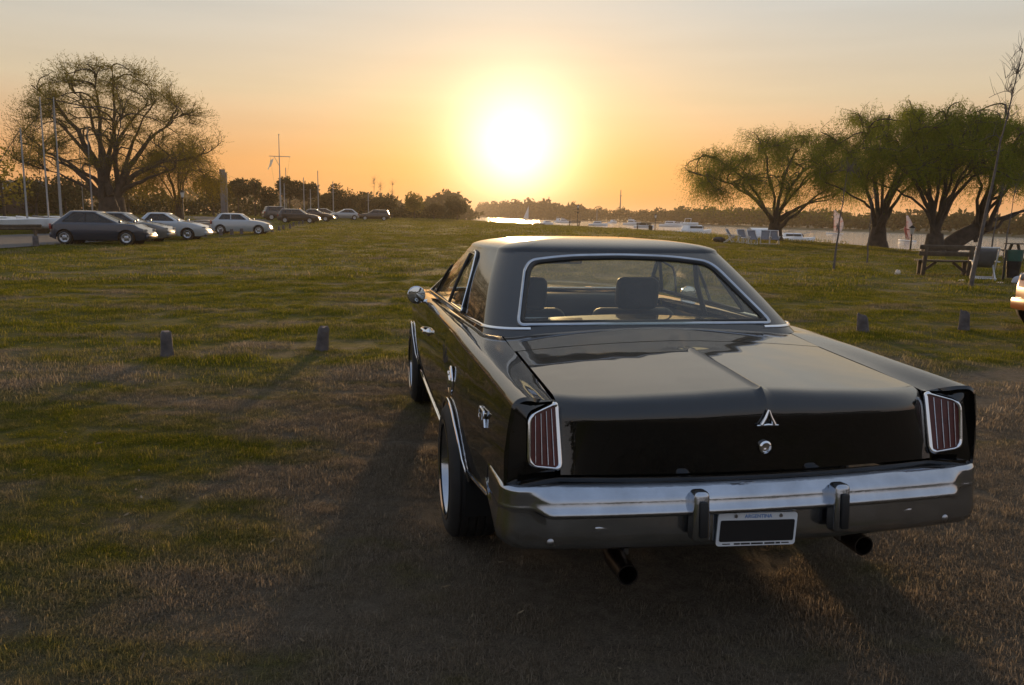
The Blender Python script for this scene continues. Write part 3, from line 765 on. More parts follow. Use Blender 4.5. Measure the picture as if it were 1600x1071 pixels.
for k in range(1, 9):          # soft edge from the deck down to the rear face
    a = k / 8; r_ = []
    for i, x in enumerate(xs_l):
        p0 = np.array(top_last[i]); p2 = np.array((x, face_y(x, .855), .855)); p1 = np.array((x, face_y(x, .89) + .006, p0[2] - .012))
        q = p0 * (1 - a) ** 2 + p1 * 2 * a * (1 - a) + p2 * a * a; q[2] += .012 * max(0, 1 - abs(x) / .03) * (1 - a) ** 2
        r_.append(tuple(q))
    rows.append(r_)
for z in np.linspace(.845, .668, 10): rows.append([(x, face_y(x, z) + .004 * math.sin((.85 - z) / .182 * math.pi) * 0, z) for x in xs_l])
lid = MB().grid(rows); lid.build('trunk_lid', m_black, car, 24)
lid_o = car.children[-1]
# push rows near the corners forward so that the lid follows the tail's lean is in face_y; panels round it:
MB().grid([[(x, y, float(deck_z(x, y))) for x in np.linspace(-.727, .727, 41)] for y in np.linspace(.914, 1.62, 18)]).build('rear_deck_panel', m_black, car, 40)
MB().grid([[(x, face_y(x, z) + (.0 if z > .62 else .01), z) for x in np.linspace(-.86, .86, 61)] for z in (.660, .64, .60, .50)]).build('tail_panel', m_black, car, 40)
for sg in (-1, 1):       # fender ends round the lamps, recessed behind a rim
    mb = MB(); P0 = body_side([.125], wr, bz, zr, zb, xin, zin, n_side=16)[0]
    P0 = P0[P0[:, 2] > .60]; P0[:, 1] += .078 * sstep(.865, .735, P0[:, 0])
    outer = [tuple(p) for p in P0] + [(.724, face_y(.724, z) + .012, z) for z in np.linspace(.905, .62, 10)] + [(x, face_y(x, .605), .605) for x in np.linspace(.724, .86, 8)]
    cen = np.array((.775, .79)); loop = []
    lp = np.array(round_poly([(.716, .912), (.712, .683), (.839, .706), (.835, .886)], [.016, .02, .03, .03], 8))
    la = np.arctan2(lp[:, 1] - cen[1], lp[:, 0] - cen[0])
    for x, y, z in outer:       # the matching point on the lamp opening
        k = int(np.argmin(np.abs(np.angle(np.exp(1j * (la - math.atan2(z - cen[1], x - cen[0]))))))); loop.append(lp[k])
    R0, R1, R2, R3 = [], [], [], []
    for (x, y, z), (lx, lz) in zip(outer, loop):
        ix = x + (lx - x) * min(1, .013 / max(1e-6, math.hypot(lx - x, lz - z))); iz = z + (lz - z) * min(1, .013 / max(1e-6, math.hypot(lx - x, lz - z)))
        R0.append((sg * x, y, z)); R1.append((sg * ix, y - .008, iz)); R2.append((sg * (ix * .93 + lx * .07), face_y(ix, iz) + .026, iz * .93 + lz * .07)); R3.append((sg * lx, face_y(lx, lz) + .008, lz))
    for g in (R0, R1, R2, R3): g.append(g[0])
    mb.grid([R0, R1, R2, R3])
    mb.build('fender_end', m_black, car, 40)
    # lamp
    poly = round_poly([(.722, .905), (.718, .690), (.832, .712), (.828, .878)], [.016, .02, .03, .03], 5)
    ly = lambda x, z: face_y(x, z) - .004 - .010 * math.sin(math.pi * min(1, max(0, (x - .715) / .12)))
    lamp = empty('tail_light', (0, 0, 0)); lamp.parent = car
    cx, cz = .775, .797; rings = []
    for q in (1, .8, .55, .3, .02): rings.append([(sg * (cx + (x - cx) * q), ly(cx + (x - cx) * q, cz + (z - cz) * q), cz + (z - cz) * q) for x, z in poly + poly[:1]])
    MB().grid(rings).build('lens', m_red, lamp)
    mb = MB(); mb.tube([(sg * x, ly(x, z) - .003, z) for x, z in poly], [.0095 if (abs(x - .721) < .012) else (.0078 if x > .815 else .0036) for x, z in poly], 10, closed=True); mb.build('bezel', m_chrome, lamp)
    for k in range(4):
        u = (k + 1) / 5; pts = []
        for t in np.linspace(.04, .96, 9):
            xb = .719 + (.831 - .719) * u; xt = .723 + (.827 - .723) * u; zb_ = .692 + .022 * u; zt = .903 - .026 * u
            x, z = xb + (xt - xb) * t, zb_ + (zt - zb_) * t; pts.append((sg * x, ly(x, z) - .004, z))
        MB().tube(pts, .0015, 6).build('chrome_strip', m_chrome_worn, lamp)
# emblem and lock
def at_face(x, z, off): return Matrix.Translation((x, face_y(x, z) - off, z)) @ Matrix.Rotation(R(90), 4, 'X')
emb = MB(); e_ = .0
for a, b_ in (((0, .905 - .012), (-.024, .842)), ((0, .905 - .012), (.024, .842))):
    emb.tube([(a[0], face_y(0, .87) - .007, a[1]), ((a[0] + b_[0]) / 2 * .8, face_y(0, .87) - .008, (a[1] + b_[1]) / 2), (b_[0], face_y(0, .87) - .007, b_[1])], [.0035, .0055, .0075], 8)
emb.tube([(-.040, face_y(0, .84) - .007, .838), (0, face_y(0, .84) - .009, .841), (.040, face_y(0, .84) - .007, .838)], [.003, .0055, .003], 8)
emb.build('emblem', m_chrome, lid_o)
lk = MB().lathe([(.0, .024), (-.010, .023), (-.014, .017), (-.008, .015), (-.008, .006), (-.004, .0)], 20, 'y', (0, face_y(0, .76), .758)); lk.build('trunk_lock', m_chrome, lid_o)
# bumper
def bump_path(n=60):
    pts = []
    for x in np.linspace(0, .845, n): pts.append((x, .030 + .045 * (x / .845) ** 2, 0))
    y0 = pts[-1][1]; r_ = .085
    for k in range(1, 11):
        a = math.pi / 2 * k / 10; pts.append((.845 + r_ * math.sin(a), y0 + r_ * (1 - math.cos(a)), k / 10))
    for k in range(1, 8): pts.append((.930 + .004 * k / 7, y0 + r_ + .03 * k, 1 + k / 7))
    return pts
bp_ = bump_path(); G_ = []
for x, y, c in bp_:
    nx, ny = (0, -1) if c == 0 else ((math.sin(min(1, c) * math.pi / 2)), -math.cos(min(1, c) * math.pi / 2))
    A = float(1 - sstep(.76, .835, x)) if c == 0 else 0.0
    zt = .642 + .004 * float(sstep(.0, 1.0, c)); zbt = .408 + .010 * (x / .85) ** 2 + (.02 * c if c <= 1 else .02 + .13 * (c - 1))
    # (z, outward)
    zl = .548 + .022 * (1 - A)
    pr = [(zt - .006, -.060), (zt, -.040), (zt + .001, -.022), (zt - .006, -.012), (zt - .012, -.006 + .006 * A)]
    for q, o in ((.10, .20), (.22, .40), (.34, .53), (.45, .58), (.55, .61), (.66, .69), (.80, .84), (.92, .97)): pr.append((zt - .012 + (zl - zt + .012) * q, -.006 + .006 * A + (.040 * A + .004) * o))
    pr += [(zl - .001, .000 + .040 * A), (zl - .005, -.001 + .036 * A), (zl - .009, -.002 + .014 * A), (zl - .016, -.002), ((zl - .016) * .75 + zbt * .25, .001), ((zl - .016) * .5 + zbt * .5, .004), ((zl - .016) * .25 + zbt * .75, .005), (zbt + .014, .002), (zbt + .003, -.010), (zbt, -.045)]
    G_.append([(x + nx * o, y + ny * o, z) for z, o in pr])
G_ = np.array(G_)
full = np.concatenate([mirror(G_)[::-1], G_[1:]])
bumper = MB().grid(full).build('rear_bumper', m_chrome_worn, car, 60)
sol = bumper.modifiers.new('thickness', 'SOLIDIFY'); sol.thickness = .003
for sg in (-1, 1):
    g = MB().box((sg * .262, -.012, .548), (.064, .07, .175), rotx(R(-4)), bevel=.017, seg=3, taper=.88); g.build('bumper_guard', m_chrome_worn, bumper)
    MB().box((sg * .262, -.052, .545), (.030, .012, .125), rotx(R(-4)), bevel=.006).build('guard_rubber', m_seal, bumper)
    MB().box((sg * .55, .0575, .478), (.120, .018, .048), bevel=.008).build('reversing_light', m_chrome_worn, bumper)
    MB().lathe([(0, .014), (-.006, .013), (-.010, .008), (-.010, 0)], 12, 'y', (sg * .76, .066, .450)).build('bumper_bolt', m_steel, bumper)
# plate
pm = Matrix.Translation((-.030, .012, .474)) @ Matrix.Rotation(R(2.0), 4, 'Y')
plate = empty('number_plate', (0, 0, 0)); plate.parent = car; plate.matrix_local = pm
fr = round_poly([(-.150, -.060), (.150, -.060), (.150, .060), (-.150, .060)], .014, 4)
MB().prism([(x, 0, z) for x, z in fr], (0, .006, 0)).build('plate_frame', m_white, plate, 30)
pb = round_poly([(-.140, -.043), (.140, -.043), (.140, .034), (-.140, .034)], .006, 3)
MB().prism([(x, -.003, z) for x, z in pb], (0, .004, 0)).build('plate_panel', m_plateblk, plate, 30)
mm = lambda x, z: Matrix.Translation((x, -.001, z)) @ Matrix.Rotation(R(90), 4, 'X')
text_mesh('plate_lettering', 'ARGENTINA', .0185, m_blue, plate, mm(0, .0475), .0008)
for px_, pw_ in ((-.072, .022), (-.040, .034), (.004, .044), (.052, .038), (.084, .016)): MB().box((px_, -.001, -.052), (pw_, .002, .0055)).build('plate_print', m_plateblk, plate)      # too small to read in the photograph
for sx in (-1, 1):
    MB().box((sx * .112, -.001, -.052), (.028, .002, .003)).build('plate_dash', m_plateblk, plate)
    MB().lathe([(0, .007), (-.004, .006), (-.004, 0)], 10, 'y', (sx * .085, -.0, .049)).build('plate_screw', m_steel, plate)
# exhausts
for sg, xx, zz, dy in ((-1, -.470, .300, 0.0), (1, .470, .335, .03)):
    mb = MB(); x = sg * abs(xx)
    mb.tube([(x * .86, 1.2, .27), (x * .94, .7, zz + .03), (x, .10 + dy, zz)], .034, 16, caps=False)
    mb.lathe([(0, .0385), (0.0, .0335), (.10, .033), (.2, .031)], 20, 'y', (x, .085 + dy, zz)); mb.lathe([(0, .0385), (.16, .0385), (.165, .034)], 20, 'y', (x, .085 + dy, zz))
    mb.build('exhaust_pipe', m_pipe, car, 40)
    MB().lathe([(0, .033), (.001, 0)], 16, 'y', (x, .20 + dy, zz)).build('pipe_bore', m_dark, car)
    MB().box((x * .93, .22, .40), (.02, .03, .16), bevel=.004).build('exhaust_hanger', m_steel, car)

# ---- greenhouse
gh = Greenhouse(.985, 1.352, 1.426, (1.115, 1.728), (3.44, 2.70), (.806, .640), dome=2.2, rc=(.165, .13), fc=(.08, .10), bow_r=.055, bow_f=.12, nz=34, nr=44, na=12, nsd=96, nf=30, taper=(-.075, -.055))
rear_poly = round_poly([(-.651, 1.030), (.651, 1.030), (.520, 1.306), (.30, 1.332), (0, 1.340), (-.30, 1.332), (-.520, 1.306)], [.03, .03, .06, .1, .1, .1, .06], 6)
side_poly = round_poly([(1.86, 1.012), (3.26, 1.003), (2.74, 1.325), (2.20, 1.325)], [.03, .02, .05, .06], 5)
front_poly = round_poly([(-.775, 1.012), (.775, 1.012), (.60, 1.335), (-.60, 1.335)], .05, 5)
wins = {'rear_window': ('rear', rear_poly), 'side_window': ('side', side_poly), 'windscreen': ('front', front_poly)}
shell, gl = gh.build(wins)
shell.build('roof', m_roofp, car, 35)
gl['rear_window'].build('rear_window', m_glass_r, car, 180)
gl['windscreen'].build('windscreen', m_glass_f, car, 180)
for sg in (1, -1):
    mb = MB(); mb.add([(sg * p[0], p[1], p[2]) for p in gl['side_window'].v], gl['side_window'].f); sw = mb.build('side_window', m_glass, car, 180)
    gh.frame('side', side_poly, .012, .003, sg).build('window_trim', m_seal, sw)
    gh.frame('side', [(a, z) for a, z in side_poly], .0055, .013, sg).build('window_bright_strip', m_chrome, sw)
    MB().tube([gh.pt('side', 2.36 + .03 * t, 1.012 + .30 * t, .002, sg) for t in np.linspace(0, 1, 6)], .010, 6).build('quarter_glass_divider', m_seal, sw)
    MB().tube([gh.pt('side', 2.98 - .17 * t, 1.012 + .24 * t, .002, sg) for t in np.linspace(0, 1, 6)], .008, 6).build('vent_window_divider', m_seal, sw)
    # bright moulding along the foot of the roof pillar
    o0 = np.array(gh.outline((1.018 - .985) / .367)); idx = range(gh.nr - 3, gh.nr + gh.na + 30)
    pts = [(sg * (o0[j][0] + .006), o0[j][1] - .004, 1.016 - .012 * float(sstep(1.3, 1.9, o0[j][1]))) for j in idx]
    MB().tube(pts, .0085, 8).build('pillar_base_trim', m_chrome, car)
tr = gh.frame('rear', rear_poly, .0095, .004); tr.build('rear_window_trim', m_chrome_worn, car)
small = [(x * .968, 1.178 + (z - 1.178) * .935) for x, z in rear_poly]
gh.frame('rear', small, .013, -.001).build('rear_window_seal', m_seal, car)
gh.frame('front', front_poly, .010, .004).build('windscreen_trim', m_chrome, car)
# ---- front end
hood_rows = [[(x, y, float(deck_z(x * .95, y)) - .04 * float(sstep(4.85, 5.02, y)) + .012 * math.exp(-(x / .18) ** 2)) for x in np.linspace(-xin(y) + .004, xin(y) - .004, 31)] for y in np.linspace(3.56, 5.0, 30)]
MB().grid(hood_rows).build('hood', m_black, car, 40)
MB().grid([[(x, y, float(deck_z(x, y))) for x in np.linspace(-.735, .735, 25)] for y in np.linspace(3.25, 3.55, 6)]).build('cowl', m_black, car)
MB().grid([[(x, 5.0 + .02 * math.cos(x * 1.7), z) for x in np.linspace(-.85, .85, 21)] for z in (.87, .8, .6, .42)]).build('front_panel', m_seal, car)
gr = MB()
for k in range(7): gr.box((0, 5.03, .60 + .03 * k), (.98, .012, .008))
gr.build('grille', m_chrome, car)
for sg in (-1, 1):
    for x in (.58, .76): MB().lathe([(0, .088), (.02, .086), (.03, .075), (.036, .04), (.037, 0)], 20, 'y', (sg * x, 5.02, .70)).build('headlight', m_amber, car)
MB().grid([[(x, 5.06 - .14 * abs(x / .9) ** 3 + o, z) for x in np.linspace(-.92, .92, 31)] for z, o in ((.55, -.06), (.55, 0), (.50, .03), (.45, .02), (.42, -.02))]).build('front_bumper', m_chrome, car)
# ---- wheels
for sg in (-1, 1):
    wheel_parts(car, (sg * .993, RW_Y, RT), sg, RT, .25, .232, m_rubber, m_chrome_worn, m_dark, dish=.075)
    wheel_parts(car, (sg * .970, FW_Y, RT), sg, RT, .21, .232, m_rubber, m_chrome_worn, m_dark, dish=.05)
# axle, so that the rear wheels are carried by something
MB().tube([(-.8, RW_Y, RT), (.8, RW_Y, RT)], .045, 10).ball((0, RW_Y, RT), (.16, .15, .15)).build('rear_axle', m_dark, car)
# ---- side details
for sg in (-1, 1):
    m_ = Matrix.Translation((sg * (float(wr(.52)) + .0435), .52, .780)) @ Matrix.Rotation(R(90) * sg, 4, 'Z') @ Matrix.Rotation(R(90), 4, 'X')
    text_mesh('badge_lettering', 'GTX', .078, m_chrome, car, m_, .003, .0015, .25)
x = -(float(wr(1.28)) + .0425); fc = MB().lathe([(0, .070), (-.006, .069), (-.010, .062), (-.007, .057), (-.008, .030), (-.014, .026), (-.016, .020), (-.016, 0)], 28, 'x', (x, 1.28, .762)); fc.box((x - .012, 1.28, .768), (.014, .012, .08), bevel=.004); fc.build('fuel_cap', m_chrome, car)
for sg in (-1, 1):
    mi = empty('door_mirror', (sg * .995, 3.05, .992)); mi.parent = car
    mb = MB(); mb.lathe([(-.004, .058), (.0, .062), (.02, .060), (.045, .045), (.062, .022), (.066, 0)], 24, 'y'); mb.build('mirror_shell', m_chrome, mi)
    MB().lathe([(-.002, .056), (-.006, .03), (-.007, 0)], 24, 'y').build('mirror_glass', m_mirror, mi)
    MB().tube([(0, .03, -.02), (-sg * .03, .02, -.045), (-sg * .10, .01, -.045)], [.011, .011, .018], 8).build('mirror_arm', m_chrome, mi)
# ---- cabin
for sg in (-1, 1):
    st = empty('front_seat', (sg * .36 - .03, 2.55, .34)); st.parent = car
    MB().box((0, .18, .08), (.56, .56, .16), bevel=.05, seg=3).build('seat_cushion', m_vinyl, st)
    MB().box((0, -.14, .36), (.54, .15, .56), rotx(R(12)), bevel=.06, seg=3).build('seat_back', m_vinyl, st)
    MB().box((0, -.235, .735), (.27, .11, .20), rotx(R(10)), bevel=.04, seg=3).build('headrest', m_vinyl, st)
MB().box((0, 1.98, .50), (1.30, .56, .18), bevel=.05).box((0, 1.70, .76), (1.34, .16, .50), rotx(R(14)), bevel=.05).build('rear_seat', m_vinyl, car)
MB().box((0, 1.50, .985), (1.36, .34, .03), bevel=.01).build('parcel_shelf', m_cloth, car)
MB().tube([(-.62, 1.66, 1.006), (.62, 1.66, 1.006)], .006, 6).build('seat_top_piping', m_steel, car)
MB().box((0, 3.28, .90), (1.42, .30, .17), bevel=.05, seg=3).build('dashboard', m_cloth, car)
for sg in (-1, 1): MB().box((sg * .78, 2.55, .62), (.05, 1.75, .60), bevel=.02).build('door_trim', m_vinyl, car)
MB().box((0, 2.5, .33), (1.4, 2.6, .03)).build('cabin_floor', m_dark, car)
MB().box((0, 1.45, .63), (1.42, .02, .66)).build('bulkhead', m_dark, car)
mb = MB(); mb.tube([(-.36 + .19 * math.cos(t), 2.98 - .07 * math.sin(t), .93 + .17 * math.sin(t)) for t in np.linspace(0, 2 * math.pi, 28)[:-1]], .011, 8, closed=True)
mb.tube([(-.36, 2.98, .93), (-.36, 3.2, .87)], .02, 8); mb.tube([(-.54, 2.985, .93), (-.18, 2.985, .93)], .011, 6); mb.build('steering_wheel', m_seal, car)
MB().box((-.02, 2.80, 1.258), (.25, .022, .062), bevel=.01).tube([(-.02, 2.81, 1.28), (-.02, 2.80, 1.345)], .006, 6).build('rear_view_mirror', m_mirror, car)
for sg in (-1, 1): MB().tube([(sg * .62, 2.12, 1.30), (sg * .63, 2.10, 1.15), (sg * .68, 2.05, .95)], .016, 6).build('seat_belt', m_seal, car)
# ------------------------------------------------------------------ trees
m_bark = simple('dark_bark', (0.055, 0.042, 0.032), 0.95, var=0.4, scale=3.0, bmp=(9.0, 0.03))
m_bark_grey = simple('grey_bark', (0.11, 0.095, 0.085), 0.9, var=0.3, scale=8.0)
m_willow = leaf_mat('willow_leaf', [(0.1, (0.09, 0.115, 0.012)), (0.5, (0.165, 0.19, 0.020)), (0.9, (0.28, 0.275, 0.036))], 0.55)
m_budleaf = leaf_mat('spring_leaf', [(0.1, (0.10, 0.09, 0.016)), (0.5, (0.17, 0.15, 0.024)), (0.9, (0.26, 0.20, 0.05))], 0.5)
m_yellowleaf = leaf_mat('yellow_willow_leaf', [(0.1, (0.10, 0.085, 0.010)), (0.5, (0.18, 0.145, 0.016)), (0.9, (0.26, 0.20, 0.03))], 0.5)
m_evergreen = leaf_mat('evergreen_leaf', [(0.1, (0.022, 0.028, 0.010)), (0.5, (0.045, 0.050, 0.016)), (0.9, (0.085, 0.075, 0.022))], 0.3)
m_olive = leaf_mat('olive_leaf', [(0.1, (0.04, 0.04, 0.014)), (0.5, (0.075, 0.068, 0.022)), (0.9, (0.12, 0.10, 0.035))], 0.35)
m_twig = leaf_mat('bare_twig', [(0.1, (0.05, 0.04, 0.025)), (0.9, (0.11, 0.085, 0.05))], 0.1)

def leaves_mesh(P, D, L, W, rng):
    """diamond leaves at P pointing along D (unit), lengths L, widths W"""
    n = len(P); r_ = rng.normal(size=(n, 3)); s_ = np.cross(D, r_); s_ /= np.linalg.norm(s_, axis=1)[:, None] + 1e-9
    V = np.stack([P, P + D * (L * .45)[:, None] + s_ * (W * .5)[:, None], P + D * L[:, None], P + D * (L * .45)[:, None] - s_ * (W * .5)[:, None]], 1).reshape(-1, 3)
    F = np.arange(n * 4).reshape(-1, 4); return V, F
def bez(p0, p1, p2, n): t = np.linspace(0, 1, n)[:, None]; return p0 * (1 - t) ** 2 + p1 * 2 * t * (1 - t) + p2 * t * t
class Skeleton:
    def __init__(s, rng): s.rng = rng; s.nodes = np.zeros((0, 3)); s.lv = np.zeros(0, int); s.dirs = np.zeros((0, 3)); s.mb = MB()
    def path(s, pts, r0, r1, lv, n=6):
        pts = np.asarray(pts); m = len(pts); rad = list(r0 + (r1 - r0) * np.linspace(0, 1, m) ** .8)
        s.mb.tube([tuple(p) for p in pts], rad, n, caps=True)
        d = np.gradient(pts, axis=0); d /= np.linalg.norm(d, axis=1)[:, None] + 1e-9
        s.nodes = np.concatenate([s.nodes, pts[1:]]); s.lv = np.concatenate([s.lv, np.full(m - 1, lv)]); s.dirs = np.concatenate([s.dirs, d[1:]])
    def reach(s, targets, lv_from, r0, r1, lv, n=6, seg=7, lift=0.25, jitter=.08, hub=None, pull=.35):
        snap_n, snap_d, snap_l = s.nodes.copy(), s.dirs.copy(), s.lv.copy()
        ok = np.isin(snap_l, lv_from); C = snap_n[ok]; Dd = snap_d[ok]
        for t in targets:
            d = np.linalg.norm(C - t, axis=1)
            if hub is not None: d = d + pull * np.linalg.norm(C - hub, axis=1) * 0 + np.where(C[:, 2] > t[2] + .4, .8, 0)
            k = int(np.argmin(d)); p0 = C[k]; L = np.linalg.norm(t - p0)
            if L < .05: continue
            c = p0 + Dd[k] * L * .45 + np.array((0, 0, lift * L * .4)) + s.rng.normal(size=3) * L * jitter
            pts = bez(p0, c, t, seg); pts[1:-1] += s.rng.normal(size=(seg - 2, 3)) * L * .012
            f = min(1.0, .55 + L * .12); s.path(pts, r0 * f, r1, lv, n)
def crown_points(rng, n, c, rad, zlo=0.0, shell=.0, top=1.0):
    """points in the upper part of an ellipsoid, denser to its surface with shell > 0"""
    out = []
    while len(out) < n:
        d = rng.normal(size=3); d /= np.linalg.norm(d)
        if d[2] < zlo: continue
        r_ = rng.uniform(shell, 1.0) ** .5
        out.append(np.array(c) + d * np.array(rad) * r_ * (1 + .07 * math.sin(3 * math.atan2(d[1], d[0]) + c[0]) + .06 * math.sin(7 * d[0] + 5 * d[2])))
    return np.array(out)
def willow(name, label, base, H, rad, seed, n_limb=9, trunk_h=1.5, trunk_r=.45, lean=(0, 0), strands=5200, slen=(.4, 1.5), leaf=m_willow, bark=m_bark, droop=1.0, cz=.55, group=None, per=9, n2=60, n3=420, twig_frac=.25, zlo=-.25, limb_targets=None, lw=.030, stray=.25):
    rng = np.random.default_rng(seed); B = np.array(base, float)
    t = empty(name, base); tag(t, label, 'tree', group)
    sk = Skeleton(rng); top = np.array((lean[0], lean[1], trunk_h))
    tp = bez(np.array((0, 0, -.15)), np.array((lean[0] * .2, lean[1] * .2, trunk_h * .5)), top, 6)
    sk.path(tp, trunk_r * 1.25, trunk_r * .9, 0, 12)
    sk.mb.lathe([(-.2, trunk_r * 1.5), (.05, trunk_r * 1.35), (.35, trunk_r * 1.15)], 12, 'z')
    c = np.array((lean[0] * 1.6, lean[1] * 1.6, H * cz)); R_ = np.array((rad[0], rad[1], H - c[2]))
    LT = []
    if limb_targets is not None: LT = [np.array(p, float) for p in limb_targets]
    while len(LT) < n_limb:
        k = len(LT); a = 2 * math.pi * (k + rng.uniform(-.3, .3)) / n_limb * 1.0; e = rng.choice([.15, .45, .8, 1.15]) + rng.uniform(-.12, .12)
        LT.append(c + R_ * .78 * np.array((math.cos(a) * math.cos(e), math.sin(a) * math.cos(e), math.sin(e))))
    for q in LT:
        s0 = top + rng.normal(size=3) * trunk_r * .35 + np.array((0, 0, -rng.uniform(0, .35) * trunk_h)); L = np.linalg.norm(q - s0)
        out_ = q - s0; out_[2] = 0
        cc = s0 + out_ * .30 + np.array((0, 0, (q[2] - s0[2]) * .62 + .06 * L)) + rng.normal(size=3) * .25
        pts = bez(s0, cc, q, 11); pts[2:-1] += rng.normal(size=(8, 3)) * .06
        sk.path(pts, trunk_r * rng.uniform(.24, .38), .035, 1, 8)
    sk.reach(crown_points(rng, n2, c, R_, zlo, .35), [1], .085, .028, 2, 6, 8, hub=c)
    sk.reach(crown_points(rng, n3, c, R_, zlo, .5), [1, 2], .032, .010, 3, 4, 6, hub=c)
    sk.mb.build('trunk', bark, t, 60, fix=False)
    # hanging strands with narrow leaves
    ends = sk.nodes[sk.lv >= 2]; ed = sk.dirs[sk.lv >= 2]; w3 = np.where(sk.lv[sk.lv >= 2] == 3, 1.0, .5); w3 /= w3.sum()
    k = rng.choice(len(ends), strands, p=w3); p = ends[k] + rng.normal(size=(strands, 3)) * stray * np.array((1, 1, .7))
    d = ed[k] + rng.normal(size=(strands, 3)) * .55; d[:, 2] = np.abs(d[:, 2]) * (1.1 - .7 * droop) + .1 * (1 - droop); d /= np.linalg.norm(d, axis=1)[:, None]
    hrel = np.clip((p[:, 2] - c[2]) / (H - c[2]), -.5, 1); L = rng.uniform(slen[0], slen[1], strands) * (1.15 - .55 * np.clip(hrel, 0, 1))
    LP, LD, LL, LW = [], [], [], []
    for i in range(per):
        u = (i + rng.uniform(0, 1, strands)) / per; s_ = (u * L)[:, None]
        pos = p + d * s_ * (.9 - .45 * droop) + np.array((0, 0, -1)) * (droop * .75 * u ** 1.4 * L + .12 * droop * u * u * L)[:, None] + rng.normal(size=(strands, 3)) * .025
        tang = d * (.9 - .45 * droop) + np.array((0, 0, -1)) * (droop * 1.05 * u ** .5)[:, None] + rng.normal(size=(strands, 3)) * .35
        tang /= np.linalg.norm(tang, axis=1)[:, None] + 1e-9
        LP.append(pos); LD.append(tang); LL.append(rng.uniform(.09, .19, strands)); LW.append(rng.uniform(.6, 1.2, strands) * lw)
    V, F = leaves_mesh(np.concatenate(LP), np.concatenate(LD), np.concatenate(LL), np.concatenate(LW), rng)
    np_mesh('crown', V, F, leaf, t)
    m = int(strands * twig_frac); V, F = leaves_mesh(p[:m], (d * .6 + np.array((0, 0, -.35 * droop)))[:m], L[:m] * .8, np.full(m, .014), rng); np_mesh('twigs', V, F, m_twig, t)['kind'] = 'stuff'
    return t
def leafy(name, label, base, H, W, seed, leaf, shape='round', n=2600, size=.4, trunk=.18, group=None, zlo=-.6, base_frac=.25, bark=m_bark, sparse=0.0):
    """a more distant tree: trunk, limbs and a crown of many leaf clumps in uneven lobes"""
    rng = np.random.default_rng(seed); t = empty(name, base); tag(t, label, 'tree', group)
    c = np.array((0, 0, H * (base_frac + (1 - base_frac) * .5))); R_ = np.array((W / 2, W / 2, H * (1 - base_frac) / 2))
    lob = []; nl = 11
    for k in range(nl):
        d = rng.normal(size=3); d /= np.linalg.norm(d); q = d * rng.uniform(.25, .72)
        if shape == 'cone': q[:2] *= .95 * (1 - .75 * (q[2] + .8) / 1.6) + .1
        if shape == 'umbrella': q[2] = abs(q[2]) * 1.1 - .25; q[:2] *= .85
        lob.append((c + R_ * q, R_ * rng.uniform(.30, .52)))
    sk = Skeleton(rng); sk.path(bez(np.array((0, 0, -.2)), np.array((.1, 0, H * .3)), np.array((rng.normal() * .2, 0, H * .62)), 8), trunk, trunk * .5, 0, 8)
    sk.reach([l[0] for l in lob], [0], trunk * .55, .03, 1, 5, 6); sk.mb.build('trunk', bark, t, 60, fix=False)
    P = []
    for k in range(nl):
        m = n // nl; d = rng.normal(size=(m, 3)); d /= np.linalg.norm(d, axis=1)[:, None]; r_ = rng.uniform(.25 if sparse else .5, 1.05, m)[:, None] ** .6
        P.append(lob[k][0] + d * lob[k][1] * r_)
    P = np.concatenate(P); D = rng.normal(size=P.shape); D[:, 2] += .2; D /= np.linalg.norm(D, axis=1)[:, None]
    V, F = leaves_mesh(P, D, rng.uniform(.6, 1.3, len(P)) * size, rng.uniform(.35, .8, len(P)) * size, rng)
    np_mesh('crown', V, F, leaf, t); return t
def gz(x, y): return float(ground_z(np.array([x]), np.array([y]))[0])

# the big half-bare tree beside the car park
willow('riverside_tree', 'huge spreading half-bare tree with many limbs behind the parked cars', (-30.0, 60.0, gz(-30, 60)), 12.4, (7.2, 6.0), 11, n_limb=14, trunk_h=2.4, trunk_r=.95, strands=14500, slen=(.4, 1.2), leaf=m_budleaf, droop=.10, cz=.46, n2=120, n3=900, per=6, zlo=-.3, lw=.034, stray=.26, twig_frac=.6,
       limb_targets=[(-5.6, 0, 9.0), (-6.4, .5, 6.2), (-4.8, -1, 10.2), (-5.4, 1, 5.4), (.6, 0, 11.4), (5.2, .5, 8.4), (3.6, -1, 8.6), (5.8, 1, 5.4), (5.0, -1, 4.4), (-4, -1, 4.2), (-2.2, 0, 9.8)])
willow('yellow_willow', 'yellow-green weeping willow drooping behind the lamp post by the car park', (-28.4, 68.0, gz(-28.4, 68)), 7.2, (3.5, 3.0), 12, n_limb=7, trunk_h=1.6, trunk_r=.3, strands=3600, slen=(1.0, 3.0), leaf=m_yellowleaf, droop=1.0, cz=.6, n2=36, n3=160, per=12)
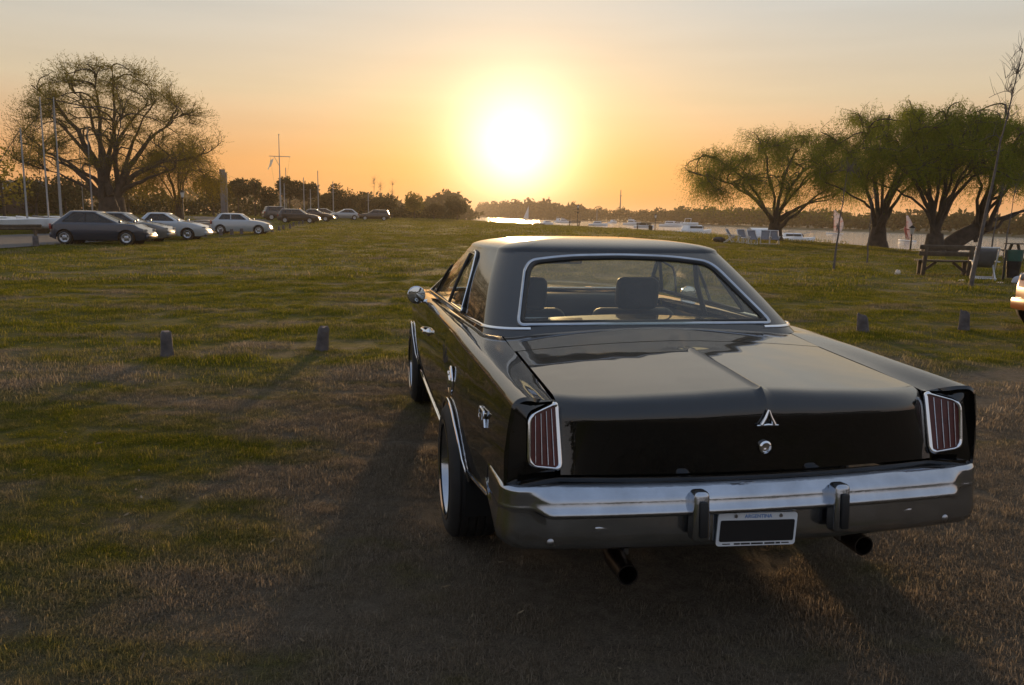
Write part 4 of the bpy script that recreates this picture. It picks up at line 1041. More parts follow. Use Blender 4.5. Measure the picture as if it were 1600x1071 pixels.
# the row of willows along the shore
WG = 'willows along the river shore'
willow('willow_tree', 'lowest and leftmost of the shore willows, its curtain trailing left above the deck chairs', (20.0, 61.5, 0), 8.7, (6.9, 5.2), 21, n_limb=10, trunk_h=1.3, trunk_r=.52, strands=13500, slen=(.5, 2.5), cz=.50, group=WG, zlo=-.25,
       limb_targets=[(-5.9, -.5, 4.8), (-4.8, 1, 6.2), (-3.6, 0, 4.4), (4.6, 0, 4.6), (5.2, .5, 3.9), (4.0, -.5, 3.3), (-1.5, 0, 7.3), (1.6, 0, 7.2), (3.2, 1, 6.2)])
willow('willow_tree', 'tall upright willow on the shore, second from the left', (23.9, 52.6, 0), 9.3, (4.8, 4.5), 22, n_limb=11, trunk_h=1.2, trunk_r=.50, strands=8200, slen=(.4, 1.3), cz=.52, group=WG, zlo=-.1,
       limb_targets=[(-3.6, 0, 4.0), (-3.0, .5, 6.6), (-1.6, 0, 7.6), (0, 0, 8.3), (1.6, 0, 7.9), (3.0, 0, 6.8), (3.6, .5, 5.0)])
willow('willow_tree', 'dense many-limbed willow growing right behind the wooden bench', (22.9, 43.6, 0), 7.9, (4.6, 4.2), 23, n_limb=12, trunk_h=1.0, trunk_r=.46, strands=8200, slen=(.4, 1.3), cz=.52, group=WG, zlo=-.1,
       limb_targets=[(-3.4, 0, 3.6), (-2.6, .5, 6.0), (-1.4, 0, 6.7), (0, 0, 7.0), (1.4, 0, 6.8), (2.4, 0, 6.2)])
willow('willow_tree', 'rightmost shore willow, its thick limbs leaning far to the right', (24.6, 45.6, 0), 8.2, (5.6, 4.6), 24, n_limb=10, trunk_h=1.2, trunk_r=.46, lean=(1.6, 0), strands=7600, slen=(.4, 1.4), cz=.50, group=WG, zlo=-.15,
       limb_targets=[(5.4, 0, 4.4), (6.2, .5, 3.2), (5.8, -.5, 5.8), (4.2, 0, 7.0), (2.6, 0, 7.6), (6.6, 0, 2.4)])

def young_tree(name, label, base, H, lean, seed, r0=.035, shoots=6, n_tw=60, group=None, tw_len=.6, spread=.35, fork=.45, stake=False):
    rng = np.random.default_rng(seed); t = empty(name, base); tag(t, label, 'tree', group); sk = Skeleton(rng)
    topp = np.array((lean[0], lean[1], H)); pts = bez(np.array((0, 0, -.1)), np.array((lean[0] * .35, lean[1] * .4, H * .5)), topp, 12); pts[1:-1, :2] += rng.normal(size=(10, 2)) * .012
    sk.path(pts, r0, .006, 0, 8)
    tg = []
    for k in range(shoots):
        u = rng.uniform(fork, .9); p = pts[int(u * 11)]; a = rng.uniform(0, 2 * math.pi); l = (1 - u) * H * rng.uniform(.5, .9) + .2
        tg.append(p + np.array((math.cos(a) * spread * l, math.sin(a) * spread * l, l * .85)))
    sk.reach(tg, [0], r0 * .38, .005, 1, 5, 8, lift=.5)
    sk.mb.build('trunk', m_bark_grey, t, 60, fix=False)
    nd_ = sk.nodes[sk.nodes[:, 2] > H * fork * .9]; k = rng.integers(0, len(nd_), n_tw); D = rng.normal(size=(n_tw, 3)) * .5; D[:, 2] = np.abs(D[:, 2]) + .6; D /= np.linalg.norm(D, axis=1)[:, None]
    tb = MB()
    for i in range(n_tw):
        q = nd_[k[i]]; L = rng.uniform(.3, 1) * tw_len; tb.tube([q, q + D[i] * L * .5 + rng.normal(size=3) * .02, q + D[i] * L], [.005, .004, .002], 3, caps=False)
    o = tb.build('twigs', m_bark_grey, t, None, fix=False); o['kind'] = 'stuff'
    return t
young_tree('bare_sapling', 'tall thin bare tree leaning right in front of the willows', (10.95, 19.0, gz(10.95, 19)), 5.45, (.66, .1), 31, r0=.055, shoots=13, n_tw=110, tw_len=.55, spread=.17, fork=.14)
young_tree('bare_sapling', 'slim leaning sapling on the open lawn left of the litter', (10.45, 26.0, gz(10.45, 26)), 3.4, (.22, 0), 32, r0=.045, shoots=7, n_tw=70, tw_len=.5, fork=.55)
young_tree('bare_sapling', 'thin short sapling standing before the second willow', (13.3, 30.0, gz(13.3, 30)), 2.6, (-.02, 0), 33, r0=.036, shoots=4, n_tw=26, tw_len=.4, fork=.6)
young_tree('bare_sapling', 'thin sapling between the bare tree and the green bin', (19.9, 33.4, gz(19.9, 33.4)), 3.2, (.25, 0), 34, r0=.045, shoots=5, n_tw=30, tw_len=.5, fork=.6)
young_tree('bare_sapling', 'thin sapling rising behind the green bin', (21.6, 35.2, gz(21.6, 35.2)), 3.2, (.18, 0), 35, r0=.045, shoots=5, n_tw=30, tw_len=.5, fork=.6)

# trees behind the car park: px column, distance, top height, width
def at(px, d): return (px - 800) / 1240 * d
TL = [  # name, label, px, dist, H, W, leaf, shape
 ('bare_shrub_tree', 'brown bushy tree at the far left edge behind the masts', 12, 75, 7.4, 5.6, m_budleaf, 'round', 900, .34),
 ('hedge_tree', 'low dark tree behind the leftmost mast and boats', 62, 95, 5.0, 7.0, m_olive, 'round', 2200, .4),
 ('hedge_tree', 'low rounded dark tree behind the second pair of masts', 108, 98, 5.2, 7.5, m_olive, 'round', 2200, .4),
 ('hedge_tree', 'broad dark tree seen under the limbs of the huge tree', 205, 110, 5.6, 9.0, m_olive, 'round', 2200, .45),
 ('evergreen_tree', 'dark evergreen just left of the tall grey column', 336, 120, 7.0, 5.5, m_evergreen, 'round', 2600, .4),
 ('evergreen_tree', 'wide dark evergreen just right of the tall grey column', 374, 122, 7.0, 6.0, m_evergreen, 'umbrella', 2400, .4),
 ('evergreen_tree', 'small round-topped tree on a thin stem left of the flag mast', 400, 126, 6.6, 3.0, m_olive, 'umbrella', 1200, .34),
 ('evergreen_tree', 'short bushy tree directly below the hanging flag', 421, 124, 5.2, 4.0, m_evergreen, 'round', 1500, .4),
 ('pine_tree', 'tallest dark pine right behind the flag mast', 452, 122, 7.0, 5.6, m_evergreen, 'umbrella', 2800, .4),
 ('pine_tree', 'flat-topped dark pine right of the flag mast', 482, 124, 6.4, 4.8, m_evergreen, 'umbrella', 2400, .4),
 ('hedge_tree', 'low tree between the flat-topped pine and the tall mast', 506, 135, 4.4, 4.6, m_olive, 'round', 1600, .4),
 ('evergreen_tree', 'narrow dark tree behind the silver sedan', 526, 138, 5.9, 3.4, m_evergreen, 'round', 1600, .4),
 ('evergreen_tree', 'dark rounded tree right of the narrow tree', 542, 140, 5.0, 4.2, m_evergreen, 'round', 1600, .4),
 ('hedge_tree', 'wide brownish tree behind the dark wagon', 570, 145, 4.8, 6.0, m_olive, 'round', 2000, .42),
 ('hedge_tree', 'brown bushy tree right of the dark wagon', 600, 150, 4.6, 6.0, m_olive, 'round', 2000, .42),
 ('hedge_tree', 'loose brown tree where the car park ends', 646, 155, 5.4, 5.4, m_budleaf, 'round', 1500, .4),
 ('hedge_tree', 'low brown tree left of the big round bush', 676, 165, 4.0, 6.0, m_olive, 'round', 1600, .42),
 ('round_bush', 'big dark round bush at the end of the lawn below the sun', 712, 175, 5.0, 6.4, m_evergreen, 'round', 2600, .42),
]
for i, (nm, lb, px, d, H_, W_, lf, shp, n_, sz) in enumerate(TL):
    x = at(px, d); leafy(nm, lb, (x, d, gz(x, d)), H_, W_, 50 + i, lf, shp, n_, sz, base_frac=.08 if shp != 'umbrella' else .26, trunk=.16)
for i, (px, d, H_, lb) in enumerate(((583, 150, 7.6, 'bare thin poplar standing above the dark wagon'), (611, 152, 6.8, 'bare thin poplar right of the dark wagon'), (592, 156, 6.6, 'short bare poplar between the two thin poplars'))):
    x = at(px, d); young_tree('bare_poplar', lb, (x, d, gz(x, d)), H_, (.2, 0), 80 + i, r0=.12, shoots=12, n_tw=90, tw_len=1.6, spread=.22, fork=.3)
# hedge along the back of the car park, far woods on both banks: masses of foliage nobody could count
def wood(name, label, pts, W, H, leaf, seed, per_m=26, size=.6, cat='wood'):
    rng = np.random.default_rng(seed); pts = np.array(pts, float); P = []
    for (x0, y0, h0), (x1, y1, h1) in zip(pts[:-1], pts[1:]):
        L = math.hypot(x1 - x0, y1 - y0); n = int(L * per_m)
        u = rng.uniform(0, 1, n); s_ = u * L
        prof = .72 + .16 * np.sin(s_ * .55 / size * .3 + x0) + .12 * np.sin(s_ * 1.3 / size * .35 + 2) + .08 * np.sin(s_ * 3.1 / size * .3)
        h = (h0 + (h1 - h0) * u) * prof; a = rng.normal(size=n) * W * .4; z = h * rng.uniform(0, 1, n) ** .6 * np.sqrt(np.clip(1 - (a / W) ** 2, .05, 1))
        nx, ny = -(y1 - y0) / L, (x1 - x0) / L; P.append(np.stack([x0 + (x1 - x0) * u + nx * a, y0 + (y1 - y0) * u + ny * a, z], -1))
    P = np.concatenate(P); D = rng.normal(size=P.shape); D /= np.linalg.norm(D, axis=1)[:, None]
    V, F = leaves_mesh(P, D, rng.uniform(.7, 1.6, len(P)) * size, rng.uniform(.5, 1.1, len(P)) * size, rng)
    o = np_mesh(name, V, F, leaf); tag(o, label, cat, kind='stuff'); return o
wood('hedge', 'continuous dark hedge behind the parked cars', [(-90, 85, 3.4), (-62, 100, 3.8), (-50, 128, 4.2), (-30, 150, 4.0), (-22, 172, 3.6), (-14, 186, 2.4)], 2.2, 4, m_evergreen, 5, 70, .55, 'hedge')
wood('far_wood', 'hazy far woods on the left bank below the sun', [(-300, 420, 13), (-120, 400, 13), (-52, 330, 10.5), (-30, 340, 11), (-36, 470, 14), (-50, 640, 17), (-80, 1000, 22), (-130, 1500, 26)], 12, 14, m_evergreen, 6, 26, 2.0)
wood('far_wood', 'low hazy woods along the opposite bank of the river', [(170, 22, 3.2), (108, 108, 3.4), (97, 142, 3.6), (94, 180, 3.9), (82, 216, 4.0), (74, 285, 6.2), (66, 418, 6.6), (44, 512, 8.6)], 4.5, 5, m_olive, 7, 34, 1.0)
wood('far_wood', 'taller woods standing behind the opposite bank', [(140, 150, 4.6), (122, 190, 5.0), (100, 240, 5.6), (92, 300, 6.8), (84, 430, 8)], 7, 7, m_olive, 8, 26, 1.1)
wood('tree_line', 'dark line of trees behind the viewpoint, mirrored in the tail of the black coupe', [(-150, -30, 8), (-80, -52, 9), (-30, -58, 6), (-8, -60, 4.5), (20, -62, 6.5), (60, -58, 8), (66, -30, 7)], 4, 6, m_evergreen, 9, 60, .8)
wood('far_wood', 'dark far woods right under the sun where the river bends away', [(44, 512, 8.6), (30, 600, 13), (14, 712, 17), (-20, 940, 18.5), (-52, 1180, 19)], 9, 14, m_evergreen, 10, 26, 2.2)
# ------------------------------------------------------------------ parked cars
m_headl = simple('headlight_glass', (0.62, 0.6, 0.55), 0.12, var=0.1, coat=0.8)
m_lamp = simple('headlight_clear', (0.22, 0.21, 0.19), 0.55, var=0.1)
m_taill = simple('tail_light_red', (0.25, 0.02, 0.015), 0.2, var=0.1, coat=0.8)
m_tint = glass('parked_glass', (0.13, 0.14, 0.14), 0.05)
m_plast = simple('dark_plastic', (0.025, 0.025, 0.026), 0.6)
m_alloy = simple('alloy_rim', (0.45, 0.45, 0.46), 0.3, 1.0, var=0.1)
CARKIND = {
 'hatch': dict(L=3.95, W=1.66, H=1.45, yr=(.05, .72), yf=(3.10, 1.95), hood=.80, tailz=.92, wb=(.64, 3.12)),
 'vintage': dict(L=4.15, W=1.70, H=1.42, yr=(.72, 1.22), yf=(3.00, 2.32), hood=.92, tailz=.95, wb=(.80, 3.68)),
 'hatch_small': dict(L=3.80, W=1.64, H=1.40, yr=(.10, .50), yf=(2.72, 2.05), hood=.84, tailz=.94, wb=(.66, 3.10)),
 'sedan': dict(L=4.25, W=1.70, H=1.42, yr=(.72, 1.22), yf=(3.12, 2.32), hood=.82, tailz=.95, wb=(.80, 3.35)),
 'wagon': dict(L=4.35, W=1.72, H=1.50, yr=(.05, .32), yf=(3.20, 2.45), hood=.88, tailz=.98, wb=(.82, 3.42)),
 'suv': dict(L=4.30, W=1.78, H=1.62, yr=(.06, .30), yf=(3.10, 2.45), hood=.98, tailz=1.05, wb=(.80, 3.36)),
}
def parked_car(label, loc, heading, kind, mat, group='cars in the car park', name='parked_car', lite=False):
    K = CARKIND[kind]; L, W, H_ = K['L'], K['W'], K['H']; w2 = W / 2
    root = empty(name, loc, heading); tag(root, label, 'car', group)
    Rw = .30 if kind != 'suv' else .34; arch = [(K['wb'][0], Rw, Rw + .055), (K['wb'][1], Rw, Rw + .055)]
    belt = K['tailz']
    wr_ = lambda y: spl(y, [0, .12, .45, 1.2, L - 1.0, L - .4, L - .1, L], np.array([.70, .86, .97, 1.0, 1.0, .95, .80, .60]) * w2)
    zr_ = lambda y: spl(y, [0, .1, .4, K['yf'][0], K['yf'][0] + .35, L - .35, L - .08, L], [belt - .22, belt - .04, belt, belt - .02, belt - .06, K['hood'] - .04, K['hood'] - .16, K['hood'] - .30])
    bz_ = lambda z, t: np.interp(z, [.18, .26, .4, .55, .75, 1.0], [-.06, -.03, 0, .012, .0, -.02])
    zb_ = lambda y: arch_bottom(y, float(np.interp(y, [0, .3, L - .3, L], [.30, .20, .20, .28])), arch)
    st = arch_stations(0.0, L, .16, [(a, c) for a, _, c in arch]); off = -L / 2
    P = body_side(st, wr_, bz_, zr_, zb_, lambda y: 0.0, lambda y: float(zr_(y)) + .035 * float(sstep(0, .5, y) * sstep(L, L - .5, y)), n_side=7, sh=.06, nsh=4, ntop=4)
    P[..., 1] += off; mb = MB(); mb.grid(P); mb.grid(mirror(P))
    for e in (0, -1):
        loop = [tuple(p) for p in P[e]] + [tuple(p) for p in mirror(P[e])[::-1][1:]]; mb.add(loop, [tuple(range(len(loop)))])
    mb.build('body', mat, root, 40)
    g = Greenhouse(belt - .08, H_ - .085, H_, (K['yr'][0] + off, K['yr'][1] + off), (K['yf'][0] + off, K['yf'][1] + off), (w2 - .045, w2 - .20), rc=(.16, .16), fc=(.12, .14), bow_r=.07, bow_f=.12, nz=14, nr=10, na=6, nsd=44, nf=12, taper=.02, dome=2.4)
    z0, z1 = belt + .035, H_ - .105; sl = lambda t0, t1, z: t0 + (t1 - t0) * (z - g.z0) / (g.z1 - g.z0)
    ya, yb = sl(*g.yr, z0) + .36, sl(*g.yr, z1) + .30; yc, yd = sl(*g.yf, z0) - .24, sl(*g.yf, z1) - .20
    sp = round_poly([(ya, z0), (yc, z0), (yd, z1), (yb, z1)], .05, 3)
    rw, rt_ = w2 - .22, w2 - .34
    rp = round_poly([(-rw, z0 + .02), (rw, z0 + .02), (rt_, z1), (-rt_, z1)], .05, 3)
    sh_, gl_ = g.build({'rear_window': ('rear', rp), 'side_window': ('side', sp), 'windscreen': ('front', rp)})
    sh_.build('roof', mat, root, 40)
    gl_['rear_window'].build('rear_window', m_tint, root, 180); gl_['windscreen'].build('windscreen', m_tint, root, 180)
    mid = (ya + yc) / 2 - .1
    for sg in (1, -1):
        m_ = MB(); m_.add([(sg * p[0], p[1], p[2]) for p in gl_['side_window'].v], gl_['side_window'].f); o = m_.build('side_window', m_tint, root, 180)
        g.frame('side', sp, .016, -.002, sg, 6).build('window_seal', m_plast, o)
        MB().tube([g.pt('side', mid - .02 * t, z0 + (z1 - z0) * t, .0, sg) for t in (0, .5, 1)], .030, 6).build('door_pillar', mat if kind == 'hatch_small' else m_plast, o)
        MB().box((sg * (w2 + .06), off + K['yf'][0] - .18, belt + .06), (.14, .09, .11), bevel=.03).build('door_mirror', mat, root)
        yh = L - .13 + off; MB().box((sg * (w2 * .70), yh - .02, K['hood'] - .17), (.26, .13, .10), rotz(-sg * R(30)), bevel=.035).build('headlight', m_lamp, root)
        MB().box((sg * (w2 * .80), off + .045, belt - .16), (.18, .10, .24), rotz(sg * R(20)), bevel=.03).build('tail_light', m_taill, root)
        MB().box((sg * (w2 + .004), off + mid + L / 2 * 0 - off * 0 - .25, belt - .10), (.03, .16, .03), bevel=.01).build('door_handle', m_plast, root) if False else None
        for yy in K['wb']: wheel_parts(root, (sg * (w2 - .005), yy + off, Rw), sg, Rw, .19, Rw * .64, m_rubber, m_alloy, m_dark, dish=.03, n=24, groove=False, spokes=5, lite=lite)
        for yy in K['wb']: MB().lathe([(0, Rw + .05), (.02, 0)], 16, 'x', (sg * (w2 - .22), yy + off, Rw)).build('wheel_housing', m_dark, root)
    MB().box((0, L + off - .05, .36), (W * .74, .16, .20), bevel=.06).build('front_bumper', mat, root); MB().box((0, off + .04, .40), (W * .78, .16, .22), bevel=.06).build('rear_bumper', mat, root)
    MB().box((0, 0, .24), (W * .74, L * .86, .10)).build('floor_pan', m_dark, root)
    MB().box((0, off + L * .42, .72), (W * .74, .5, .5), bevel=.1).build('seats', m_plast, root)
    return root
p_blue = paint('dark_blue_paint', (0.010, 0.022, 0.045), 0.3, dust=.02); p_silver = paint('silver_paint', (0.34, 0.36, 0.38), 0.32, flake=.5, dust=.08)
p_silver2 = paint('light_silver_paint', (0.40, 0.43, 0.46), 0.34, flake=.3, dust=.08); p_grey = paint('grey_paint', (0.15, 0.16, 0.17), 0.3, flake=.4, dust=.08)
p_dark = paint('charcoal_paint', (0.010, 0.010, 0.011), 0.3, dust=.02); p_maroon = paint('dark_maroon_paint', (0.020, 0.010, 0.009), 0.3, dust=.02); p_orange = paint('orange_paint', (0.36, 0.075, 0.012), 0.28, dust=.06)
E_ = -R(90)
for lb, px, d, hd, kd, mt, lt in (
  ('dark blue hatchback, nearest and leftmost car of the car park', 166, 34.6, E_ + R(7), 'hatch', p_blue, False),
  ('grey car mostly hidden behind the dark blue hatchback', 200, 38.4, E_ + R(6), 'sedan', p_grey, False),
  ('light silver car third from the left, its front wheel turned to the lawn', 264, 42.4, E_ + R(6), 'sedan', p_silver2, False),
  ('small light silver three-door hatchback standing by itself behind the row of stumps', 379, 54.0, E_ + R(8), 'hatch_small', p_silver2, False),
  ('dark van-like car peeking out left behind the black hatchback', 440, 97, E_ + R(30), 'suv', p_dark, True),
  ('black hatchback with roof sloping to the right beyond the silver hatchback', 468, 87, E_ + R(4), 'wagon', p_dark, True),
  ('dark sedan directly behind the black hatchback', 494, 95, E_ + R(4), 'sedan', p_maroon, True),
  ('small dark car showing only its roof behind the dark sedan', 512, 118, E_ + R(4), 'hatch', p_dark, True),
  ('silver sedan facing left near the far end of the car park', 536, 108, -E_ + R(25), 'hatch', p_silver, True),
  ('dark station wagon facing left, last in the row of cars', 584, 113, -E_ + R(8), 'wagon', p_maroon, True)):
    x = at(px, d); parked_car(lb, (x, d, max(gz(x, d), 0) + (.035 if x < -20.5 else 0)), hd, kd, mt, lite=lt)
parked_car('orange vintage car cut off by the right edge of the picture', (9.62, 11.3, gz(9.62, 11.3)), R(90) - R(4), 'vintage', p_orange, group=None, name='vintage_car')

# ------------------------------------------------------------------ lawn posts and stumps
m_wood_grey = simple('weathered_wood', (0.105, 0.090, 0.088), 0.9, var=0.4, scale=9, bmp=(30, .01))
m_wood_brown = simple('bench_wood', (0.085, 0.062, 0.04), 0.85, var=0.35, scale=7, bmp=(24, .006))
m_wood_white = simple('white_painted_wood', (0.62, 0.61, 0.60), 0.6, var=0.15, scale=9)
m_metal_dk = simple('dark_painted_metal', (0.02, 0.021, 0.02), 0.5, var=0.2)
m_galv = simple('galvanised_steel', (0.34, 0.34, 0.35), 0.45, 0.8, var=0.15)
m_concrete = simple('grey_concrete', (0.15, 0.145, 0.15), 0.9, var=0.2, scale=2)
m_canvas = simple('grey_canvas', (0.16, 0.165, 0.18), 0.85, var=0.15)
m_hull = simple('boat_gelcoat', (0.70, 0.71, 0.72), 0.3, var=0.06, scale=2, coat=.3)
m_hull_dk = simple('dark_hull', (0.03, 0.035, 0.05), 0.35, var=0.1)
m_alum = simple('mast_aluminium', (0.30, 0.29, 0.28), 0.6, 0.0, var=0.1)
def stump(label, x, y, h, r_, seed, lean=(0, 0), slant=0.0, group='wooden stumps in the lawn'):
    rng = np.random.default_rng(seed); n = 14; rings = []
    for z in (-.08, 0, .35, .75, .93, 1.0):
        rr = r_ * (1.08 - .12 * z) * (1.12 if z < .05 else 1) * (.86 if z == 1.0 else 1)
        rings.append([(lean[0] * z + rr * math.cos(t) * (1 + .10 * math.sin(3 * t + seed) + rng.uniform(-.05, .05)), lean[1] * z + rr * math.sin(t) * (1 + .05 * math.cos(2 * t)), (z * h if z > 0 else z) + slant * math.cos(t) * rr * max(0, z) + (.012 * math.sin(4 * t + seed * 2) if z > .9 else 0)) for t in np.linspace(0, 2 * math.pi, n + 1)])
    mb = MB(); mb.grid(rings); mb.add(rings[-1][:-1], [tuple(range(n))])
    o = mb.build('stump', m_wood_grey, None, 50); o.location = (x, y, gz(x, y)); tag(o, label, 'stump', group); return o
stump('round grey stump farther from the black coupe, on the left lawn', -3.67, 8.31, .265, .058, 1)
stump('round grey stump nearer to the black coupe, on the left lawn', -2.15, 8.84, .275, .062, 2, (.03, 0))
stump('squarish slanted grey stump right of the black coupe roof', 4.94, 11.09, .255, .075, 3, (-.03, 0), -.35)
stump('slanted grey stump beside the orange car', 6.63, 11.56, .285, .068, 4, (-.01, 0), -.4)
ORD = 'first second third fourth fifth sixth seventh eighth ninth tenth eleventh twelfth thirteenth fourteenth'.split()
for i, (x, y) in enumerate(((-18.1, 49.4), (-18.05, 51.2), (-18.1, 53.2), (-17.75, 55.0), (-17.6, 57.2), (-18.0, 59.6), (-18.6, 63.4), (-19.4, 67.4), (-19.9, 71.2), (-20.8, 75.6), (-21.5, 80.2), (-22.4, 85.0), (-23.8, 91.0), (-24.9, 96))):
    stump(ORD[i] + ' of the short dark stumps lining the car park edge, counted from the left', x, y, .40, .10, 20 + i, (0, 0), .1, 'stumps along the car park edge')
for i, (px, d) in enumerate(((62, 33.0), (235, 40.5), (317, 47))):
    x = at(px, d); stump(('pale stump at the road edge left of the dark blue hatchback', 'pale stump in front of the grey car', 'pale stump at the nose of the third silver car')[i], x + .6, d - 1.2, .42, .11, 40 + i, group=None)

# ------------------------------------------------------------------ bench by the bare tree, folding chairs, bin, litter
def park_bench(label, x, y, rz, L=1.7, back=True, sc_=1.0, mat=None, group=None, brace=True):
    mat = mat or m_wood_brown; t = empty('park_bench', (x, y, gz(x, y)), rz); tag(t, label, 'bench', group)
    for k in range(3): MB().box((0, -.17 + .15 * k, .44), (L, .125, .05), bevel=.008).build('seat_plank', mat, t)
    if back:
        for k in range(2): MB().box((0, .29 + .03 * k, .66 + .19 * k), (L + .1, .05, .13), rotx(R(-8)), bevel=.008).build('back_plank', mat, t)
    for sx in (-1, 1):
        MB().box((sx * (L / 2 - .14), -.14, .21), (.10, .12, .46), bevel=.01).build('leg', mat, t)
        MB().box((sx * (L / 2 - .14), .24, .42), (.10, .12, .90), rotx(R(-7)), bevel=.01).build('leg', mat, t)
        if brace: MB().box((sx * (L / 2 - .34), .03, .25), (.50, .07, .07), roty(sx * R(38)), bevel=.006).build('brace', mat, t)
    return t
park_bench('heavy brown wooden bench seen from behind beside the bare tree', 12.95, 24.0, R(180) + R(-8), 1.55)
def folding_chair(label, x, y, rz, cloth, frame, group=None):
    t = empty('folding_chair', (x, y, gz(x, y)), rz); tag(t, label, 'chair', group)
    for sx in (-1, 1):
        MB().box((sx * .28, -.02, .42), (.035, .05, 1.14), rotx(R(-28)), bevel=.006).build('frame_rail', frame, t)
        MB().box((sx * .25, .0, .24), (.035, .05, .86), rotx(R(52)), bevel=.006).build('frame_rail', frame, t)
        MB().box((sx * .31, -.02, .52), (.05, .56, .03), bevel=.006).build('armrest', frame, t)
    MB().box((0, .25, .90), (.58, .035, .05), rotx(R(-28)), bevel=.006).build('top_bar', frame, t)
    MB().box((0, -.26, .06), (.56, .04, .04), bevel=.006).build('bottom_bar', frame, t); MB().box((0, .30, .05), (.56, .04, .04), bevel=.006).build('bottom_bar', frame, t)
    g = [[(sx, .26 - .62 * u + .02 * 0, .88 - .55 * u - .10 * math.sin(math.pi * u)) for sx in np.linspace(-.25, .25, 5)] for u in np.linspace(0, 1, 9)]
    o = MB().grid(g).build('canvas', cloth, t); o.modifiers.new('thickness', 'SOLIDIFY').thickness = .006; return t
folding_chair('blue-grey folding chair with white frame half hidden by the bare tree', 13.35, 22.6, R(160), m_canvas, m_wood_white)
DG = 'white deck chairs on the lawn'
for i, (px, d, rz, lb) in enumerate(((1134, 54.5, R(60), 'white deck chair farthest left, seen from its side'), (1153, 53.5, R(10), 'white deck chair second from the left, with grey canvas'), (1169, 50.3, R(5), 'white deck chair with a tall square back, in front of the others'), (1189, 51.0, R(-20), 'white deck chair left of the pair beside the willow trunk'), (1203, 51.2, R(-5), 'white deck chair right of the pair beside the willow trunk'))):
    folding_chair(lb, at(px, d), d, rz, m_canvas, m_wood_white, DG)
MB().box((0, 0, .40), (.62, .42, .04), bevel=.01).build('table_top', m_wood_white, (tb := tag(empty('camp_table', (at(1161, 52), 52, 0)), 'low white camp table between the deck chairs', 'table')))
for sx in (-1, 1):
    for sy in (-1, 1): MB().box((sx * .27, sy * .17, .19), (.035, .035, .40)).build('leg', m_wood_white, tb)
rngb = random.Random(3)
o = MB().ball((0, 0, .17), (.42, .30, .20), 14, 8, .16, rngb).build('duffel_bag', m_plast, None, 60); o.location = (at(1118, 55), 55, gz(at(1118, 55), 55)); tag(o, 'dark bag lying on the grass left of the deck chairs', 'bag')
# green bin on a post
bn = tag(empty('litter_bin', (14.05, 22.4, gz(14.05, 22.4))), 'tall green-topped litter bin on a post near the right edge', 'bin')
m_green = simple('green_plastic', (0.015, 0.075, 0.055), 0.45, var=0.2); m_binliner = simple('black_liner', (0.012, 0.012, 0.016), 0.35, var=0.3, scale=12, bmp=(9, .03))
MB().lathe([(.30, .165), (.34, .175), (.60, .195), (.62, .20)], 20, 'z').build('bin_liner', m_binliner, bn)
MB().lathe([(.56, .205), (.80, .215), (.86, .213), (.86, .19), (.60, .18)], 20, 'z').build('bin_shell', m_green, bn)
MB().lathe([(.08, 0), (.09, .15), (.32, .17)], 20, 'z').build('bin_bottom', m_binliner, bn)
MB().box((-.255, 0, .40), (.05, .05, .95), bevel=.005).build('post', m_metal_dk, bn); MB().box((-.22, 0, .62), (.08, .04, .03)).build('bracket', m_metal_dk, bn)
m_bag = leaf_mat('white_plastic_bag', [(0.2, (0.42, 0.44, 0.50)), (0.8, (0.58, 0.59, 0.62))], .25)
m_paper = simple('pale_paper', (0.75, 0.62, 0.50), 0.8, var=0.15)
o = MB().ball((0, 0, .10), (.20, .16, .13), 16, 10, .12, rngb).tube([(.0, 0, .18), (.02, .01, .25), (.05, .0, .29)], [.06, .035, .05], 8).build('plastic_bag', m_bag, None, 60); o.location = (13.45, 21.1, gz(13.45, 21.1)); tag(o, 'white plastic bag slumped at the foot of the green bin', 'bag')
o = MB().ball((0, 0, .07), (.075, .06, .09), 9, 7, .3, rngb).build('crumpled_paper', m_paper, None, 30); o.location = (11.5, 23.8, gz(11.5, 23.8)); tag(o, 'bright crumpled paper lying alone on the lawn left of the bench', 'litter')
for i, (x, y, lb) in enumerate(((13.0, 21.2, 'small pale scrap of litter left of the plastic bag'), (12.2, 21.6, 'small pale scrap of litter near the foot of the bare tree'), (13.8, 20.9, 'small pale scrap of litter right of the plastic bag'))):
    o = MB().ball((0, 0, .02), (.09, .06, .025), 8, 5, .35, rngb).build('litter_scrap', m_paper, None, 30); o.location = (x, y, gz(x, y)); tag(o, lb, 'litter')
# table by the water right of the willows
pt = tag(empty('picnic_table', (24.0, 36.2 - 1.2, gz(22.5, 35))), 'low dark picnic table near the water at the right edge', 'table'); pt.location = (22.4, 34.9, gz(22.4, 34.9))
for k in range(3): MB().box((0, -.26 + .26 * k, .74), (1.6, .24, .045), bevel=.006).build('table_plank', m_wood_brown, pt)
for sy in (-1, 1): MB().box((0, sy * .70, .44), (1.6, .26, .045), bevel=.006).build('seat_plank', m_wood_brown, pt)
for sx in (-1, 1):
    MB().box((sx * .55, 0, .41), (.08, 1.55, .08)).build('cross_beam', m_wood_brown, pt)
    for sy in (-1, 1): MB().box((sx * .55, sy * .40, .36), (.08, .09, .84), rotx(sy * R(28))).build('leg', m_wood_brown, pt)

